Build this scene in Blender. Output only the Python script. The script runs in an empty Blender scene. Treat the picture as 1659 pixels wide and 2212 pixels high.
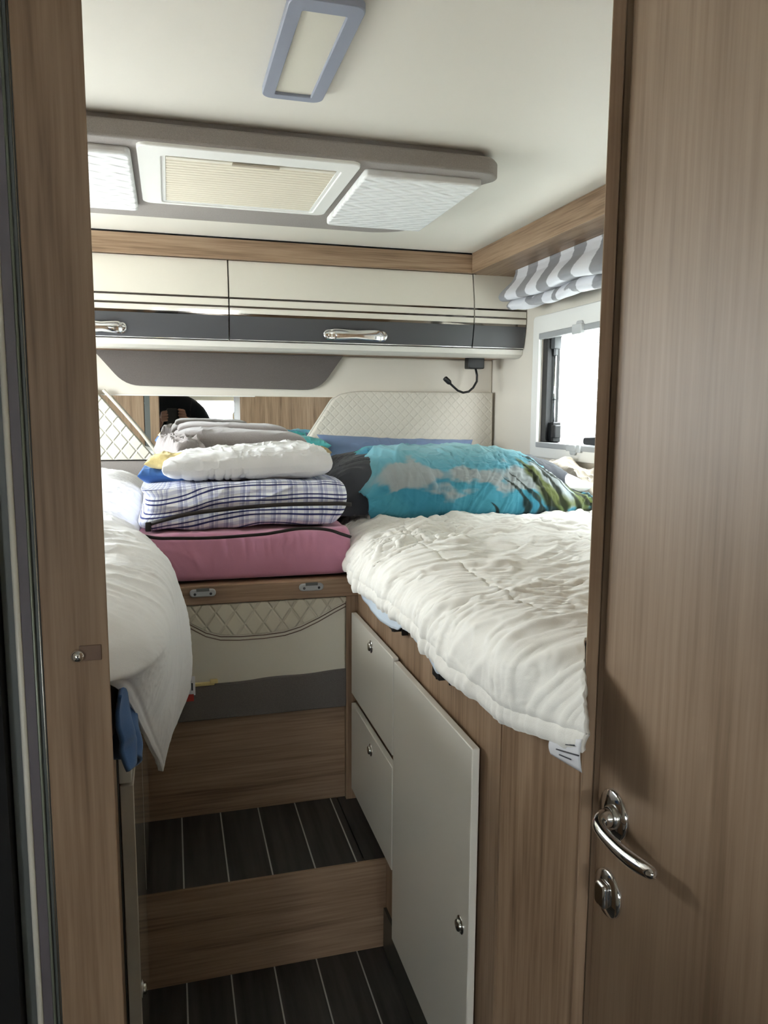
import bpy, bmesh, math
import numpy as np
from mathutils import Vector, Matrix

SC = bpy.context.scene
COL = SC.collection
# ---------------------------------------------------------------- camera
CAMZ = 1.436
cd = bpy.data.cameras.new('camera'); cam = bpy.data.objects.new('camera', cd); COL.objects.link(cam)
r0 = Vector((0.96332796, 0.02914646, -0.26673905))
r1 = Vector((-0.2682602, 0.12675077, -0.95497157))
r2 = Vector((0.00597534, 0.99150629, 0.1299214))
CAMM = Matrix((r0, r1, r2)).to_4x4()
CAMM.translation = Vector((0, 0, CAMZ))
cam.matrix_world = CAMM
cd.sensor_fit = 'VERTICAL'; cd.sensor_height = 36.0; cd.lens = 1650.0 / 2212.0 * 36.0
cd.clip_start = 0.005; cd.clip_end = 200
SC.camera = cam
# ---------------------------------------------------------------- world and light
w = bpy.data.worlds.new('sky'); SC.world = w; w.use_nodes = True
bg = w.node_tree.nodes['Background']; bg.inputs[0].default_value = (0.96, 0.955, 1.0, 1); bg.inputs[1].default_value = 10.5
def portal(name, loc, rot, sx, sy):
    l = bpy.data.lights.new(name, 'AREA'); l.shape = 'RECTANGLE'; l.size = sx; l.size_y = sy
    l.cycles.is_portal = True
    o = bpy.data.objects.new(name, l); o.location = loc; o.rotation_euler = rot; COL.objects.link(o)
P2 = math.pi / 2
portal('window_portal', (1.262, 1.93, 1.52), (0, P2, 0), .38, .96)
portal('window_portal', (-0.962, 1.965, 1.52), (0, -P2, 0), .42, 1.02)
portal('window_portal', (-0.962, -1.5, 1.25), (0, -P2, 0), .5, .8)
portal('windscreen_portal', (0.3, -4.56, 1.35), (-P2, 0, 0), 1.7, .7)
SC.view_settings.view_transform = 'Standard'; SC.view_settings.look = 'None'
SC.view_settings.gamma = 1; SC.view_settings.use_curve_mapping = False
SC.view_settings.exposure = 1.45

# ---------------------------------------------------------------- helpers
def lin(c):
    c = [x / 255.0 for x in c]
    return tuple((x / 12.92 if x <= .04045 else ((x + .055) / 1.055) ** 2.4) for x in c) + (1,)

def newmat(name):
    m = bpy.data.materials.new(name); m.use_nodes = True
    nt = m.node_tree; b = nt.nodes['Principled BSDF']
    return m, nt, b

def N(nt, t, **kw):
    n = nt.nodes.new(t)
    for k, v in kw.items():
        setattr(n, k, v)
    return n

def math_(nt, op, a, b=None, c=None):
    n = nt.nodes.new('ShaderNodeMath'); n.operation = op
    for i, v in enumerate((a, b, c)):
        if v is None: continue
        if isinstance(v, (int, float)): n.inputs[i].default_value = v
        else: nt.links.new(v, n.inputs[i])
    return n.outputs[0]

def add_bump(nt, b, height, strength=.3, dist=.002):
    bp = N(nt, 'ShaderNodeBump'); bp.inputs['Strength'].default_value = strength; bp.inputs['Distance'].default_value = dist
    nt.links.new(height, bp.inputs['Height']); nt.links.new(bp.outputs[0], b.inputs['Normal'])

def plain(name, rgb, rough=.5, metal=0.0, noise=0.0, nscale=200, bump=0.0, coat=0, spec=.5, sheen=0):
    m, nt, b = newmat(name)
    b.inputs['Base Color'].default_value = lin(rgb); b.inputs['Roughness'].default_value = rough
    b.inputs['Metallic'].default_value = metal; b.inputs['Specular IOR Level'].default_value = spec
    if coat: b.inputs['Coat Weight'].default_value = coat
    if sheen: b.inputs['Sheen Weight'].default_value = sheen
    tc = N(nt, 'ShaderNodeTexCoord'); nz = N(nt, 'ShaderNodeTexNoise'); nz.inputs['Scale'].default_value = nscale
    nz.inputs['Detail'].default_value = 3
    nt.links.new(tc.outputs['Object'], nz.inputs['Vector'])
    if noise:
        mx = N(nt, 'ShaderNodeMix', data_type='RGBA')
        c = lin(rgb)
        mx.inputs[6].default_value = tuple(x * (1 - noise) for x in c[:3]) + (1,)
        mx.inputs[7].default_value = tuple(min(1, x * (1 + noise)) for x in c[:3]) + (1,)
        nt.links.new(nz.outputs[0], mx.inputs[0]); nt.links.new(mx.outputs[2], b.inputs['Base Color'])
    if bump: add_bump(nt, b, nz.outputs[0], bump, .001)
    return m

def wood(name, dark, mid, light, axis='z', rough=.45, scale=1.0):
    m, nt, b = newmat(name)
    tc = N(nt, 'ShaderNodeTexCoord'); mp = N(nt, 'ShaderNodeMapping')
    s = {'x': (1.3, 22, 22), 'y': (22, 1.3, 22), 'z': (22, 22, 1.3)}[axis]
    mp.inputs['Scale'].default_value = tuple(v * scale for v in s)
    nt.links.new(tc.outputs['Object'], mp.inputs['Vector'])
    n1 = N(nt, 'ShaderNodeTexNoise'); n1.inputs['Scale'].default_value = 1; n1.inputs['Detail'].default_value = 6; n1.inputs['Distortion'].default_value = .6
    nt.links.new(mp.outputs[0], n1.inputs['Vector'])
    mp2 = N(nt, 'ShaderNodeMapping'); mp2.inputs['Scale'].default_value = tuple((v * 9 * scale if v > 5 else v * 5 * scale) for v in s)
    nt.links.new(tc.outputs['Object'], mp2.inputs['Vector'])
    n2 = N(nt, 'ShaderNodeTexNoise'); n2.inputs['Scale'].default_value = 1; n2.inputs['Detail'].default_value = 3
    nt.links.new(mp2.outputs[0], n2.inputs['Vector'])
    f = math_(nt, 'MULTIPLY_ADD', n2.outputs[0], .45, math_(nt, 'MULTIPLY', n1.outputs[0], .6))
    cr = N(nt, 'ShaderNodeValToRGB'); e = cr.color_ramp.elements
    e[0].position = .36; e[0].color = lin(dark); e[1].position = .66; e[1].color = lin(light)
    k = e.new(.5); k.color = lin(mid)
    nt.links.new(f, cr.inputs[0]); nt.links.new(cr.outputs[0], b.inputs['Base Color'])
    b.inputs['Roughness'].default_value = rough; b.inputs['Specular IOR Level'].default_value = .35
    add_bump(nt, b, n2.outputs[0], .15, .0006)
    return m

# numpy noise -----------------------------------------------------
def vnoise(x, y, seed=0):
    x = np.asarray(x, float); y = np.asarray(y, float)
    xi = np.floor(x).astype(np.int64); yi = np.floor(y).astype(np.int64)
    fx = x - xi; fy = y - yi
    fx = fx * fx * fx * (fx * (fx * 6 - 15) + 10); fy = fy * fy * fy * (fy * (fy * 6 - 15) + 10)
    def h(a, b):
        n = (a * 374761393 + b * 668265263 + seed * 1442695041) & 0xffffffff
        n = ((n ^ (n >> 13)) * 1274126177) & 0xffffffff
        n = n ^ (n >> 16)
        return (n & 0xffff) / 32767.5 - 1
    a = h(xi, yi); b = h(xi + 1, yi); c = h(xi, yi + 1); d = h(xi + 1, yi + 1)
    return (a + (b - a) * fx) * (1 - fy) + (c + (d - c) * fx) * fy
def fbm(x, y, seed=0, o=4):
    s = 0; a = 1; t = 0
    for i in range(o):
        s = s + a * vnoise(x * 2 ** i, y * 2 ** i, seed + i * 17); t += a; a *= .5
    return s / t
def ridge(x, y, seed=0, o=3, sharp=1.0):
    s = 0; a = 1; t = 0
    for i in range(o):
        s = s + a * (1 - np.abs(vnoise(x * 2 ** i, y * 2 ** i, seed + i * 31))) ** (2 * sharp); t += a; a *= .5
    return s / t
def sm(a, b, x):
    t = np.clip((np.asarray(x, float) - a) / (b - a), 0, 1); return t * t * (3 - 2 * t)

def crumple(x, y, ang, sc, seed, stretch=3.5, sharp=2.5, warp=.35, o=2):
    """narrow soft creases running roughly along direction ang; zero mean, about -.5...5"""
    w1 = fbm(x * sc * .22, y * sc * .22, seed + 7, 2); w2 = fbm(x * sc * .22 + 9, y * sc * .22, seed + 8, 2)
    a = ang + .9 * warp * fbm(x * sc * .1, y * sc * .1, seed + 9, 2)
    c, s_ = np.cos(a), np.sin(a)
    u = x * c + y * s_; v = -x * s_ + y * c
    return ridge(u * sc / stretch + w2 * .8, v * sc + w1 * 1.6, seed, o, sharp) - .45
# mesh building -----------------------------------------------------
class MB:
    def __init__(s): s.v = []; s.f = []; s.sm = []
    def raw(s, v, f, smooth=False):
        n = len(s.v); s.v += [tuple(p) for p in v]; s.f += [tuple(i + n for i in q) for q in f]; s.sm += [smooth] * len(f); return s
    def box(s, x0, x1, y0, y1, z0, z1):
        v = [(x, y, z) for x in (x0, x1) for y in (y0, y1) for z in (z0, z1)]
        return s.raw(v, [(0, 1, 3, 2), (4, 6, 7, 5), (0, 4, 5, 1), (2, 3, 7, 6), (0, 2, 6, 4), (1, 5, 7, 3)])
    def prism(s, pts, f0, f1, smooth=False):
        """pts: 2D outline; f0/f1 map (a,b)->3D for both caps"""
        n = len(pts); v = [f0(*p) for p in pts] + [f1(*p) for p in pts]
        f = [tuple(range(n))[::-1], tuple(range(n, 2 * n))]
        s.raw(v, f); k = len(s.v) - 2 * n
        for i in range(n):
            j = (i + 1) % n; s.f.append((k + i, k + j, k + n + j, k + n + i)); s.sm.append(smooth)
        return s
    def tube(s, path, r, seg=12, closed_caps=True):
        path = [Vector(p) for p in path]; n = len(path)
        rs = r if isinstance(r, (list, tuple)) else [r] * n
        up = Vector((0, 0, 1)); vs = []
        d0 = (path[1] - path[0]).normalized()
        if abs(d0.dot(up)) > .95: up = Vector((1, 0, 0))
        a = d0.cross(up).normalized()
        for i, p in enumerate(path):
            d = (path[min(i + 1, n - 1)] - path[max(i - 1, 0)]).normalized()
            a = (a - d * a.dot(d)).normalized(); b = d.cross(a)
            for k in range(seg):
                t = 2 * math.pi * k / seg; vs.append(p + (a * math.cos(t) + b * math.sin(t)) * rs[i])
        f = []
        for i in range(n - 1):
            for k in range(seg):
                k2 = (k + 1) % seg; f.append((i * seg + k, i * seg + k2, (i + 1) * seg + k2, (i + 1) * seg + k))
        s.raw(vs, f, True)
        m = len(s.v) - n * seg
        s.f.append(tuple(m + k for k in range(seg))[::-1]); s.f.append(tuple(m + (n - 1) * seg + k for k in range(seg))); s.sm += [False, False]
        return s
    def lathe(s, prof, o, ax, seg=24):
        """prof: (radius, height) along axis ax from o"""
        o = Vector(o); ax = Vector(ax).normalized(); u = ax.cross(Vector((0, 0, 1)) if abs(ax.z) < .9 else Vector((1, 0, 0))).normalized(); w_ = ax.cross(u)
        vs = []
        for r, h in prof:
            for k in range(seg):
                t = 2 * math.pi * k / seg; vs.append(o + ax * h + (u * math.cos(t) + w_ * math.sin(t)) * r)
        f = []
        for i in range(len(prof) - 1):
            for k in range(seg):
                k2 = (k + 1) % seg; f.append((i * seg + k, i * seg + k2, (i + 1) * seg + k2, (i + 1) * seg + k))
        s.raw(vs, f, True); return s
    def grid(s, X, Y, Z, wrapu=False, smooth=True):
        nu, nv = X.shape
        v = np.stack([X.ravel(), Y.ravel(), Z.ravel()], 1)
        f = []
        for i in range(nu - (0 if wrapu else 1)):
            i2 = (i + 1) % nu
            for j in range(nv - 1):
                f.append((i * nv + j, i * nv + j + 1, i2 * nv + j + 1, i2 * nv + j))
        return s.raw([tuple(p) for p in v], f, smooth)

def rrect(x0, x1, y0, y1, r, n=5):
    p = []
    for cx_, cy_, a0 in ((x1 - r, y1 - r, 0), (x0 + r, y1 - r, 90), (x0 + r, y0 + r, 180), (x1 - r, y0 + r, 270)):
        for k in range(n + 1):
            a = math.radians(a0 + 90 * k / n); p.append((cx_ + r * math.cos(a), cy_ + r * math.sin(a)))
    return p
def round_poly(pts, rads, n=6):
    out = []; m = len(pts)
    for i, p in enumerate(pts):
        r = rads[i] if isinstance(rads, (list, tuple)) else rads
        p = Vector(p); a = Vector(pts[i - 1]); b = Vector(pts[(i + 1) % m])
        if r <= 0: out.append(tuple(p)); continue
        da = (a - p).normalized(); db = (b - p).normalized()
        s0 = p + da * r; s1 = p + db * r
        for k in range(n + 1):
            t = k / n; q = s0 * (1 - t) ** 2 + p * 2 * t * (1 - t) + s1 * t * t; out.append(tuple(q))
    return out

def mesh_obj(name, mb, mat, origin=(0, 0, 0), parent=None, bevel=0, bseg=2, uv=None, solid=0, sub=0, colors=None, autosmooth=True):
    me = bpy.data.meshes.new(name); ox, oy, oz = origin
    me.from_pydata([(p[0] - ox, p[1] - oy, p[2] - oz) for p in mb.v], [], mb.f)
    me.polygons.foreach_set('use_smooth', mb.sm); me.materials.append(mat)
    if uv is not None:
        l = me.uv_layers.new(name='UVMap'); li = np.zeros(len(me.loops), int); me.loops.foreach_get('vertex_index', li)
        l.data.foreach_set('uv', np.asarray(uv, float)[li].ravel())
    if colors is not None:
        ca = me.color_attributes.new('Col', 'FLOAT_COLOR', 'POINT'); ca.data.foreach_set('color', np.asarray(colors, float).ravel())
    me.update(); me.validate()
    if not solid:
        bm = bmesh.new(); bm.from_mesh(me); bmesh.ops.recalc_face_normals(bm, faces=bm.faces); bm.to_mesh(me); bm.free()
    o = bpy.data.objects.new(name, me); COL.objects.link(o)
    if parent is None: o.location = origin
    else: o.parent = parent
    if solid:
        md = o.modifiers.new('s', 'SOLIDIFY'); md.thickness = solid; md.offset = -1
    if bevel:
        md = o.modifiers.new('b', 'BEVEL'); md.width = bevel; md.segments = bseg; md.limit_method = 'ANGLE'; md.angle_limit = math.radians(40)
        md.harden_normals = False
        me.polygons.foreach_set('use_smooth', [True] * len(me.polygons))
        try: me.set_sharp_from_angle(angle=math.radians(38))
        except Exception: pass
    if sub:
        md = o.modifiers.new('u', 'SUBSURF'); md.levels = sub; md.render_levels = sub
    return o

class Thing:
    """an Empty at the base of a thing and its parts"""
    def __init__(s, name, label, cat, origin, group=None, structure=False):
        s.o = bpy.data.objects.new(name, None); s.o.empty_display_size = .05; COL.objects.link(s.o); s.o.location = origin; s.org = tuple(origin)
        if structure: s.o['kind'] = 'structure'
        else:
            s.o['label'] = label; s.o['category'] = cat
            if group: s.o['group'] = group
    def part(s, name, mb, mat, parent=None, label=None, **kw):
        o = mesh_obj(name, mb, mat, origin=s.org, parent=parent or s.o, **kw)
        if label: o['label'] = label
        return o
def single(name, label, cat, mb, mat, origin=None, group=None, **kw):
    if origin is None:
        a = np.array(mb.v); origin = ((a[:, 0].min() + a[:, 0].max()) / 2, (a[:, 1].min() + a[:, 1].max()) / 2, a[:, 2].min())
    o = mesh_obj(name, mb, mat, origin=tuple(float(c) for c in origin), **kw); o['label'] = label; o['category'] = cat
    if group: o['group'] = group
    return o
def struct(name, mb, mat, **kw):
    o = mesh_obj(name, mb, mat, **kw); o['kind'] = 'structure'; return o

# ---------------------------------------------------------------- materials
M = {}
OAK = ((114, 90, 69), (147, 121, 97), (168, 142, 117))
M['wood_z'] = wood('oak_upright', *OAK, axis='z')
M['wood_x'] = wood('oak_across', *OAK, axis='x')
M['wood_y'] = wood('oak_along', *OAK, axis='y')
M['ceiling'] = plain('cream_ceiling', (229, 224, 213), .55, bump=.05, nscale=400)
M['wall'] = plain('cream_wall', (224, 217, 204), .6, bump=.08, nscale=600)
M['gloss'] = plain('cream_gloss', (229, 223, 210), .12, coat=.3)
M['whitedoor'] = plain('white_front', (226, 222, 212), .3)
M['felt'] = plain('grey_felt', (152, 145, 140), .95, noise=.28, nscale=700, bump=.5)
M['felt_dark'] = plain('dark_grey_felt', (106, 99, 95), .95, noise=.3, nscale=700, bump=.5)
M['darkgrey'] = plain('anthracite_front', (72, 72, 75), .35)
M['chrome'] = plain('chrome', (225, 225, 225), .08, 1.0)
M['stripe'] = plain('dark_chrome', (120, 112, 105), .06, 1.0)
M['steel'] = plain('brushed_metal', (190, 188, 182), .25, 1.0)
M['black'] = plain('black_plastic', (18, 18, 19), .4)
M['blackdeep'] = plain('black_matt', (8, 8, 9), .8)
M['greyplastic'] = plain('grey_plastic', (165, 167, 168), .4)
M['bluegrey'] = plain('blue_grey_plastic', (150, 155, 170), .45)
M['diffuser'] = plain('lamp_diffuser', (226, 221, 206), .35)
M['whiteplastic'] = plain('white_plastic', (240, 239, 234), .35)
M['zip'] = plain('zip_black', (38, 32, 30), .7, noise=.3, nscale=900)
M['alu'] = plain('aluminium', (150, 152, 150), .35, .8)
M['rubber'] = plain('grey_rubber', (90, 92, 90), .6)
M['tag'] = plain('care_tag', (222, 222, 226), .8)
M['ink'] = plain('ink', (60, 60, 66), .8)
M['red'] = plain('red_ribbon', (178, 60, 50), .8)

def fabric(name, rgb, scale=900, bump=.25, rough=.9, sheen=.2, noise=.06, trans=0):
    m = plain(name, rgb, rough, noise=noise, nscale=scale, bump=bump, sheen=sheen, spec=.2)
    return m
M['duvet'] = fabric('white_cotton', (236, 233, 226))
M['duvet_w'] = fabric('bright_white_cotton', (243, 243, 244))
M['sheet'] = fabric('pale_blue_sheet', (214, 226, 238))
M['pink'] = fabric('pink_cotton', (198, 138, 162))
M['whitepillow'] = fabric('white_satin', (238, 238, 238), rough=.6)
M['greyfleece'] = fabric('grey_fleece', (140, 132, 130), scale=350, bump=.6, noise=.2, sheen=.5)
M['yellow'] = fabric('pale_yellow_fleece', (232, 212, 150), scale=350, bump=.6)
M['blue'] = fabric('blue_cotton', (66, 108, 172), noise=.15)
M['denim'] = fabric('denim_blue', (70, 104, 152), noise=.2)
M['charcoal'] = fabric('charcoal_cotton', (72, 74, 80))
M['bluegreyfab'] = fabric('faded_blue_cotton', (118, 138, 172), noise=.18, scale=14)
M['turqfab'] = fabric('turquoise_towel', (88, 178, 178), bump=.6, scale=400)
M['tan'] = fabric('tan_fleece', (176, 150, 102), scale=400, bump=.6)
M['beigesheet'] = fabric('beige_cotton', (186, 176, 160))
M['skin'] = plain('skin', (206, 160, 138), .5)
M['jacket'] = fabric('navy_jacket', (34, 38, 48))
M['hair'] = plain('dark_hair', (44, 34, 28), .6, noise=.3, nscale=300)

def attr_fabric(name, rough=.85, bump=.25):
    m, nt, b = newmat(name); a = N(nt, 'ShaderNodeAttribute'); a.attribute_name = 'Col'
    nt.links.new(a.outputs['Color'], b.inputs['Base Color']); b.inputs['Roughness'].default_value = rough
    b.inputs['Specular IOR Level'].default_value = .2; b.inputs['Sheen Weight'].default_value = .15
    tc = N(nt, 'ShaderNodeTexCoord'); nz = N(nt, 'ShaderNodeTexNoise'); nz.inputs['Scale'].default_value = 900
    nt.links.new(tc.outputs['Object'], nz.inputs['Vector']); add_bump(nt, b, nz.outputs[0], bump, .001)
    return m
M['print'] = attr_fabric('printed_cotton')
M['stripefab'] = attr_fabric('striped_voile')

def quilt_mat(name, rgb, pu, pv, axes, depth=.004, width=.06, offs=0.0):
    """diamond stitching on faux leather"""
    m, nt, b = newmat(name); b.inputs['Base Color'].default_value = lin(rgb); b.inputs['Roughness'].default_value = .42; b.inputs['Specular IOR Level'].default_value = .35
    tc = N(nt, 'ShaderNodeTexCoord'); sp = N(nt, 'ShaderNodeSeparateXYZ'); nt.links.new(tc.outputs['Object'], sp.inputs[0])
    u = math_(nt, 'DIVIDE', sp.outputs[axes[0]], pu); v = math_(nt, 'DIVIDE', sp.outputs[axes[1]], pv)
    u = math_(nt, 'ADD', u, offs)
    def fam(a):
        f = math_(nt, 'FRACT', a); f = math_(nt, 'SUBTRACT', f, .5); f = math_(nt, 'ABSOLUTE', f)      # .5 at line
        return math_(nt, 'SUBTRACT', .5, f)
    a = fam(math_(nt, 'ADD', u, v)); c = fam(math_(nt, 'SUBTRACT', u, v))
    mn = math_(nt, 'MINIMUM', a, c)
    mr = N(nt, 'ShaderNodeMapRange'); mr.interpolation_type = 'SMOOTHSTEP'; mr.inputs[2].default_value = width * 4.0; nt.links.new(mn, mr.inputs[0])
    add_bump(nt, b, mr.outputs[0], 1.0, depth)
    return m
M['quilt_rear'] = quilt_mat('diamond_quilt', (226, 222, 208), .050, .062, (0, 2), .0032, .035)
M['quilt_rear_fine'] = quilt_mat('fine_diamond_quilt', (216, 209, 195), .034, .034, (0, 2), .0008, .05)
M['leather'] = plain('cream_leather', (214, 208, 192), .45, bump=.15, nscale=500)

def wave_quilt(name):
    m, nt, b = newmat(name); b.inputs['Base Color'].default_value = lin((236, 236, 234)); b.inputs['Roughness'].default_value = .75
    tc = N(nt, 'ShaderNodeTexCoord'); sp = N(nt, 'ShaderNodeSeparateXYZ'); nt.links.new(tc.outputs['Object'], sp.inputs[0])
    u = math_(nt, 'MULTIPLY', sp.outputs[0], 2 * math.pi / .046); v = math_(nt, 'MULTIPLY', sp.outputs[1], 2 * math.pi / .05)
    a = math_(nt, 'SINE', math_(nt, 'ADD', u, math_(nt, 'MULTIPLY', math_(nt, 'SINE', v), 1.6)))
    h = math_(nt, 'MULTIPLY', a, math_(nt, 'COSINE', v))
    add_bump(nt, b, h, .8, .003)
    return m
M['wavequilt'] = wave_quilt('wave_quilt')

def plank_mat(name, xs0, pitch):
    """dark decking planks with pale seams running along y"""
    m, nt, b = newmat(name)
    tc = N(nt, 'ShaderNodeTexCoord'); sp = N(nt, 'ShaderNodeSeparateXYZ'); nt.links.new(tc.outputs['Object'], sp.inputs[0])
    u = math_(nt, 'FRACT', math_(nt, 'DIVIDE', math_(nt, 'SUBTRACT', sp.outputs[0], xs0 - .0014), pitch))
    line = math_(nt, 'LESS_THAN', u, .0028 / pitch)
    idx = math_(nt, 'FLOOR', math_(nt, 'DIVIDE', math_(nt, 'SUBTRACT', sp.outputs[0], xs0), pitch))
    mp = N(nt, 'ShaderNodeMapping'); mp.inputs['Scale'].default_value = (60, 4, 4); nt.links.new(tc.outputs['Object'], mp.inputs['Vector'])
    ad = N(nt, 'ShaderNodeVectorMath'); ad.operation = 'ADD'; cb = N(nt, 'ShaderNodeCombineXYZ'); nt.links.new(math_(nt, 'MULTIPLY', idx, 7.3), cb.inputs[1])
    nt.links.new(mp.outputs[0], ad.inputs[0]); nt.links.new(cb.outputs[0], ad.inputs[1])
    nz = N(nt, 'ShaderNodeTexNoise'); nz.inputs['Detail'].default_value = 5; nz.inputs['Scale'].default_value = 1; nt.links.new(ad.outputs[0], nz.inputs['Vector'])
    cr = N(nt, 'ShaderNodeValToRGB'); cr.color_ramp.elements[0].color = lin((34, 33, 32)); cr.color_ramp.elements[1].color = lin((72, 69, 66))
    cr.color_ramp.elements[0].position = .3; cr.color_ramp.elements[1].position = .75
    nt.links.new(nz.outputs[0], cr.inputs[0])
    mx = N(nt, 'ShaderNodeMix', data_type='RGBA'); nt.links.new(line, mx.inputs[0]); nt.links.new(cr.outputs[0], mx.inputs[6]); mx.inputs[7].default_value = lin((176, 176, 172))
    nt.links.new(mx.outputs[2], b.inputs['Base Color']); b.inputs['Roughness'].default_value = .5
    return m
M['plank'] = plank_mat('dark_planks', .0134 if True else 0, .0816)

def siding_mat():
    m, nt, b = newmat('white_boards'); b.inputs['Base Color'].default_value = lin((236, 238, 238)); b.inputs['Roughness'].default_value = .6
    tc = N(nt, 'ShaderNodeTexCoord'); sp = N(nt, 'ShaderNodeSeparateXYZ'); nt.links.new(tc.outputs['Object'], sp.inputs[0])
    u = math_(nt, 'FRACT', math_(nt, 'DIVIDE', math_(nt, 'SUBTRACT', sp.outputs[2], 1.24), .16))
    line = math_(nt, 'LESS_THAN', u, .045)  # shade in the grooves between boards, painted as dark lines
    mx = N(nt, 'ShaderNodeMix', data_type='RGBA'); nt.links.new(line, mx.inputs[0]); mx.inputs[6].default_value = lin((238, 240, 240)); mx.inputs[7].default_value = lin((28, 29, 30))
    nt.links.new(mx.outputs[2], b.inputs['Base Color'])
    return m
M['siding'] = siding_mat()
def mirror_mat():
    m, nt, b = newmat('mirror_glass'); b.inputs['Base Color'].default_value = (.86, .88, .87, 1); b.inputs['Metallic'].default_value = 1; b.inputs['Roughness'].default_value = .01
    return m
M['mirror'] = mirror_mat()
def glass_mat(name, tint=(.93, .97, .96, 1)):
    m, nt, b = newmat(name); nt.nodes.remove(b)
    t = N(nt, 'ShaderNodeBsdfTransparent'); t.inputs[0].default_value = tint
    g = N(nt, 'ShaderNodeBsdfGlossy'); g.inputs['Roughness'].default_value = .02
    mx = N(nt, 'ShaderNodeMixShader'); mx.inputs[0].default_value = .05
    nt.links.new(t.outputs[0], mx.inputs[1]); nt.links.new(g.outputs[0], mx.inputs[2]); nt.links.new(mx.outputs[0], nt.nodes['Material Output'].inputs[0])
    return m
M['glass'] = glass_mat('window_glass'); M['clip'] = glass_mat('clear_clip', (.8, .82, .82, 1))
def blind_mat():
    m, nt, b = newmat('pleated_blind'); b.inputs['Base Color'].default_value = lin((228, 220, 200)); b.inputs['Roughness'].default_value = .85
    return m
M['blind'] = blind_mat()

# plaid: uv in metres
def plaid_mat():
    m, nt, b = newmat('blue_plaid'); uv = N(nt, 'ShaderNodeUVMap'); uv.uv_map = 'UVMap'; sp = N(nt, 'ShaderNodeSeparateXYZ'); nt.links.new(uv.outputs[0], sp.inputs[0])
    def ramp(coord, per, stops):
        f = math_(nt, 'FRACT', math_(nt, 'DIVIDE', coord, per)); cr = N(nt, 'ShaderNodeValToRGB'); cr.color_ramp.interpolation = 'CONSTANT'
        e = cr.color_ramp.elements; e[0].position = 0; e[0].color = stops[0][1]; e[1].position = stops[1][0]; e[1].color = stops[1][1]
        for p, c in stops[2:]: k = e.new(p); k.color = c
        nt.links.new(f, cr.inputs[0]); return cr.outputs[0]
    W_ = (1, 1, 1, 1); L = (.48, .50, .66, 1); D = (.035, .045, .17, 1); G = (.72, .73, .83, 1)
    a = ramp(sp.outputs[0], .034, [(0, W_), (.18, G), (.34, L), (.5, W_), (.58, G), (.8, W_)])
    c = ramp(sp.outputs[1], .03, [(0, W_), (.2, D), (.32, W_), (.5, D), (.6, W_), (.78, G)])
    mx = N(nt, 'ShaderNodeMix', data_type='RGBA'); mx.blend_type = 'MULTIPLY'; mx.inputs[0].default_value = 1
    nt.links.new(a, mx.inputs[6]); nt.links.new(c, mx.inputs[7])
    m2 = N(nt, 'ShaderNodeMix', data_type='RGBA'); m2.blend_type = 'MULTIPLY'; m2.inputs[0].default_value = 1; nt.links.new(mx.outputs[2], m2.inputs[6]); m2.inputs[7].default_value = lin((238, 240, 246))
    nt.links.new(m2.outputs[2], b.inputs['Base Color']); b.inputs['Roughness'].default_value = .85
    return m
M['plaid'] = plaid_mat()

# ================================================================ STRUCTURE
XW, XL, YR, ZC = 1.23, -0.93, 2.84, 1.98
ZS2, ZS1 = .564, .376       # tread heights
def wall_with_hole(plane, x, thick, a0, a1, b0, b1, holes):
    """wall in plane x=const (a=y,b=z) or y=const (a=x,b=z) with rectangular holes"""
    mb = MB()
    avals = sorted({a0, a1} | {h[0] for h in holes} | {h[1] for h in holes}); bvals = sorted({b0, b1} | {h[2] for h in holes} | {h[3] for h in holes})
    for i in range(len(avals) - 1):
        for j in range(len(bvals) - 1):
            am = (avals[i] + avals[i + 1]) / 2; bm_ = (bvals[j] + bvals[j + 1]) / 2
            if any(h[0] < am < h[1] and h[2] < bm_ < h[3] for h in holes): continue
            if plane == 'x': mb.box(min(x, x + thick), max(x, x + thick), avals[i], avals[i + 1], bvals[j], bvals[j + 1])
            else: mb.box(avals[i], avals[i + 1], min(x, x + thick), max(x, x + thick), bvals[j], bvals[j + 1])
    return mb
struct('floor', MB().box(XL - .05, XW + .05, -4.6, YR + .04, -.05, 0), M['plank'])
struct('ceiling', MB().box(XL - .05, XW + .05, -4.6, YR + .04, ZC, ZC + .05), M['ceiling'])
WR = (1.48, 2.412, 1.331, 1.70)
WL = (1.48, 2.45, 1.31, 1.73)
WF = (-1.9, -1.1, 1.0, 1.5)  # opening for the added living-area window
struct('wall_right', wall_with_hole('x', XW, .035, -4.6, YR + .04, 0, ZC, [WR]), M['wall'])
struct('wall_left', wall_with_hole('x', XL, -.035, -4.6, YR + .04, 0, ZC, [WL, WF]), M['wall'])
struct('wall_rear', MB().box(XL, XW, YR, YR + .04, 0, ZC), M['wall'])
struct('wall_cab', wall_with_hole('y', -4.55, -.05, XL, XW, 0, ZC, [(-.35, 1.0, 1.08, 1.56)]), M['wall'])
# partition either side of the doorway
struct('wall_partition', MB().box(XL, -.150, .725, .75, 0, ZC).box(.452, XW, .725, .75, 0, ZC), M['wood_z'])
# matt black panel left of the doorway
struct('wall_black', MB().box(-.60, -.1475, .700, .7245, 0, ZC), M['blackdeep'])

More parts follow.
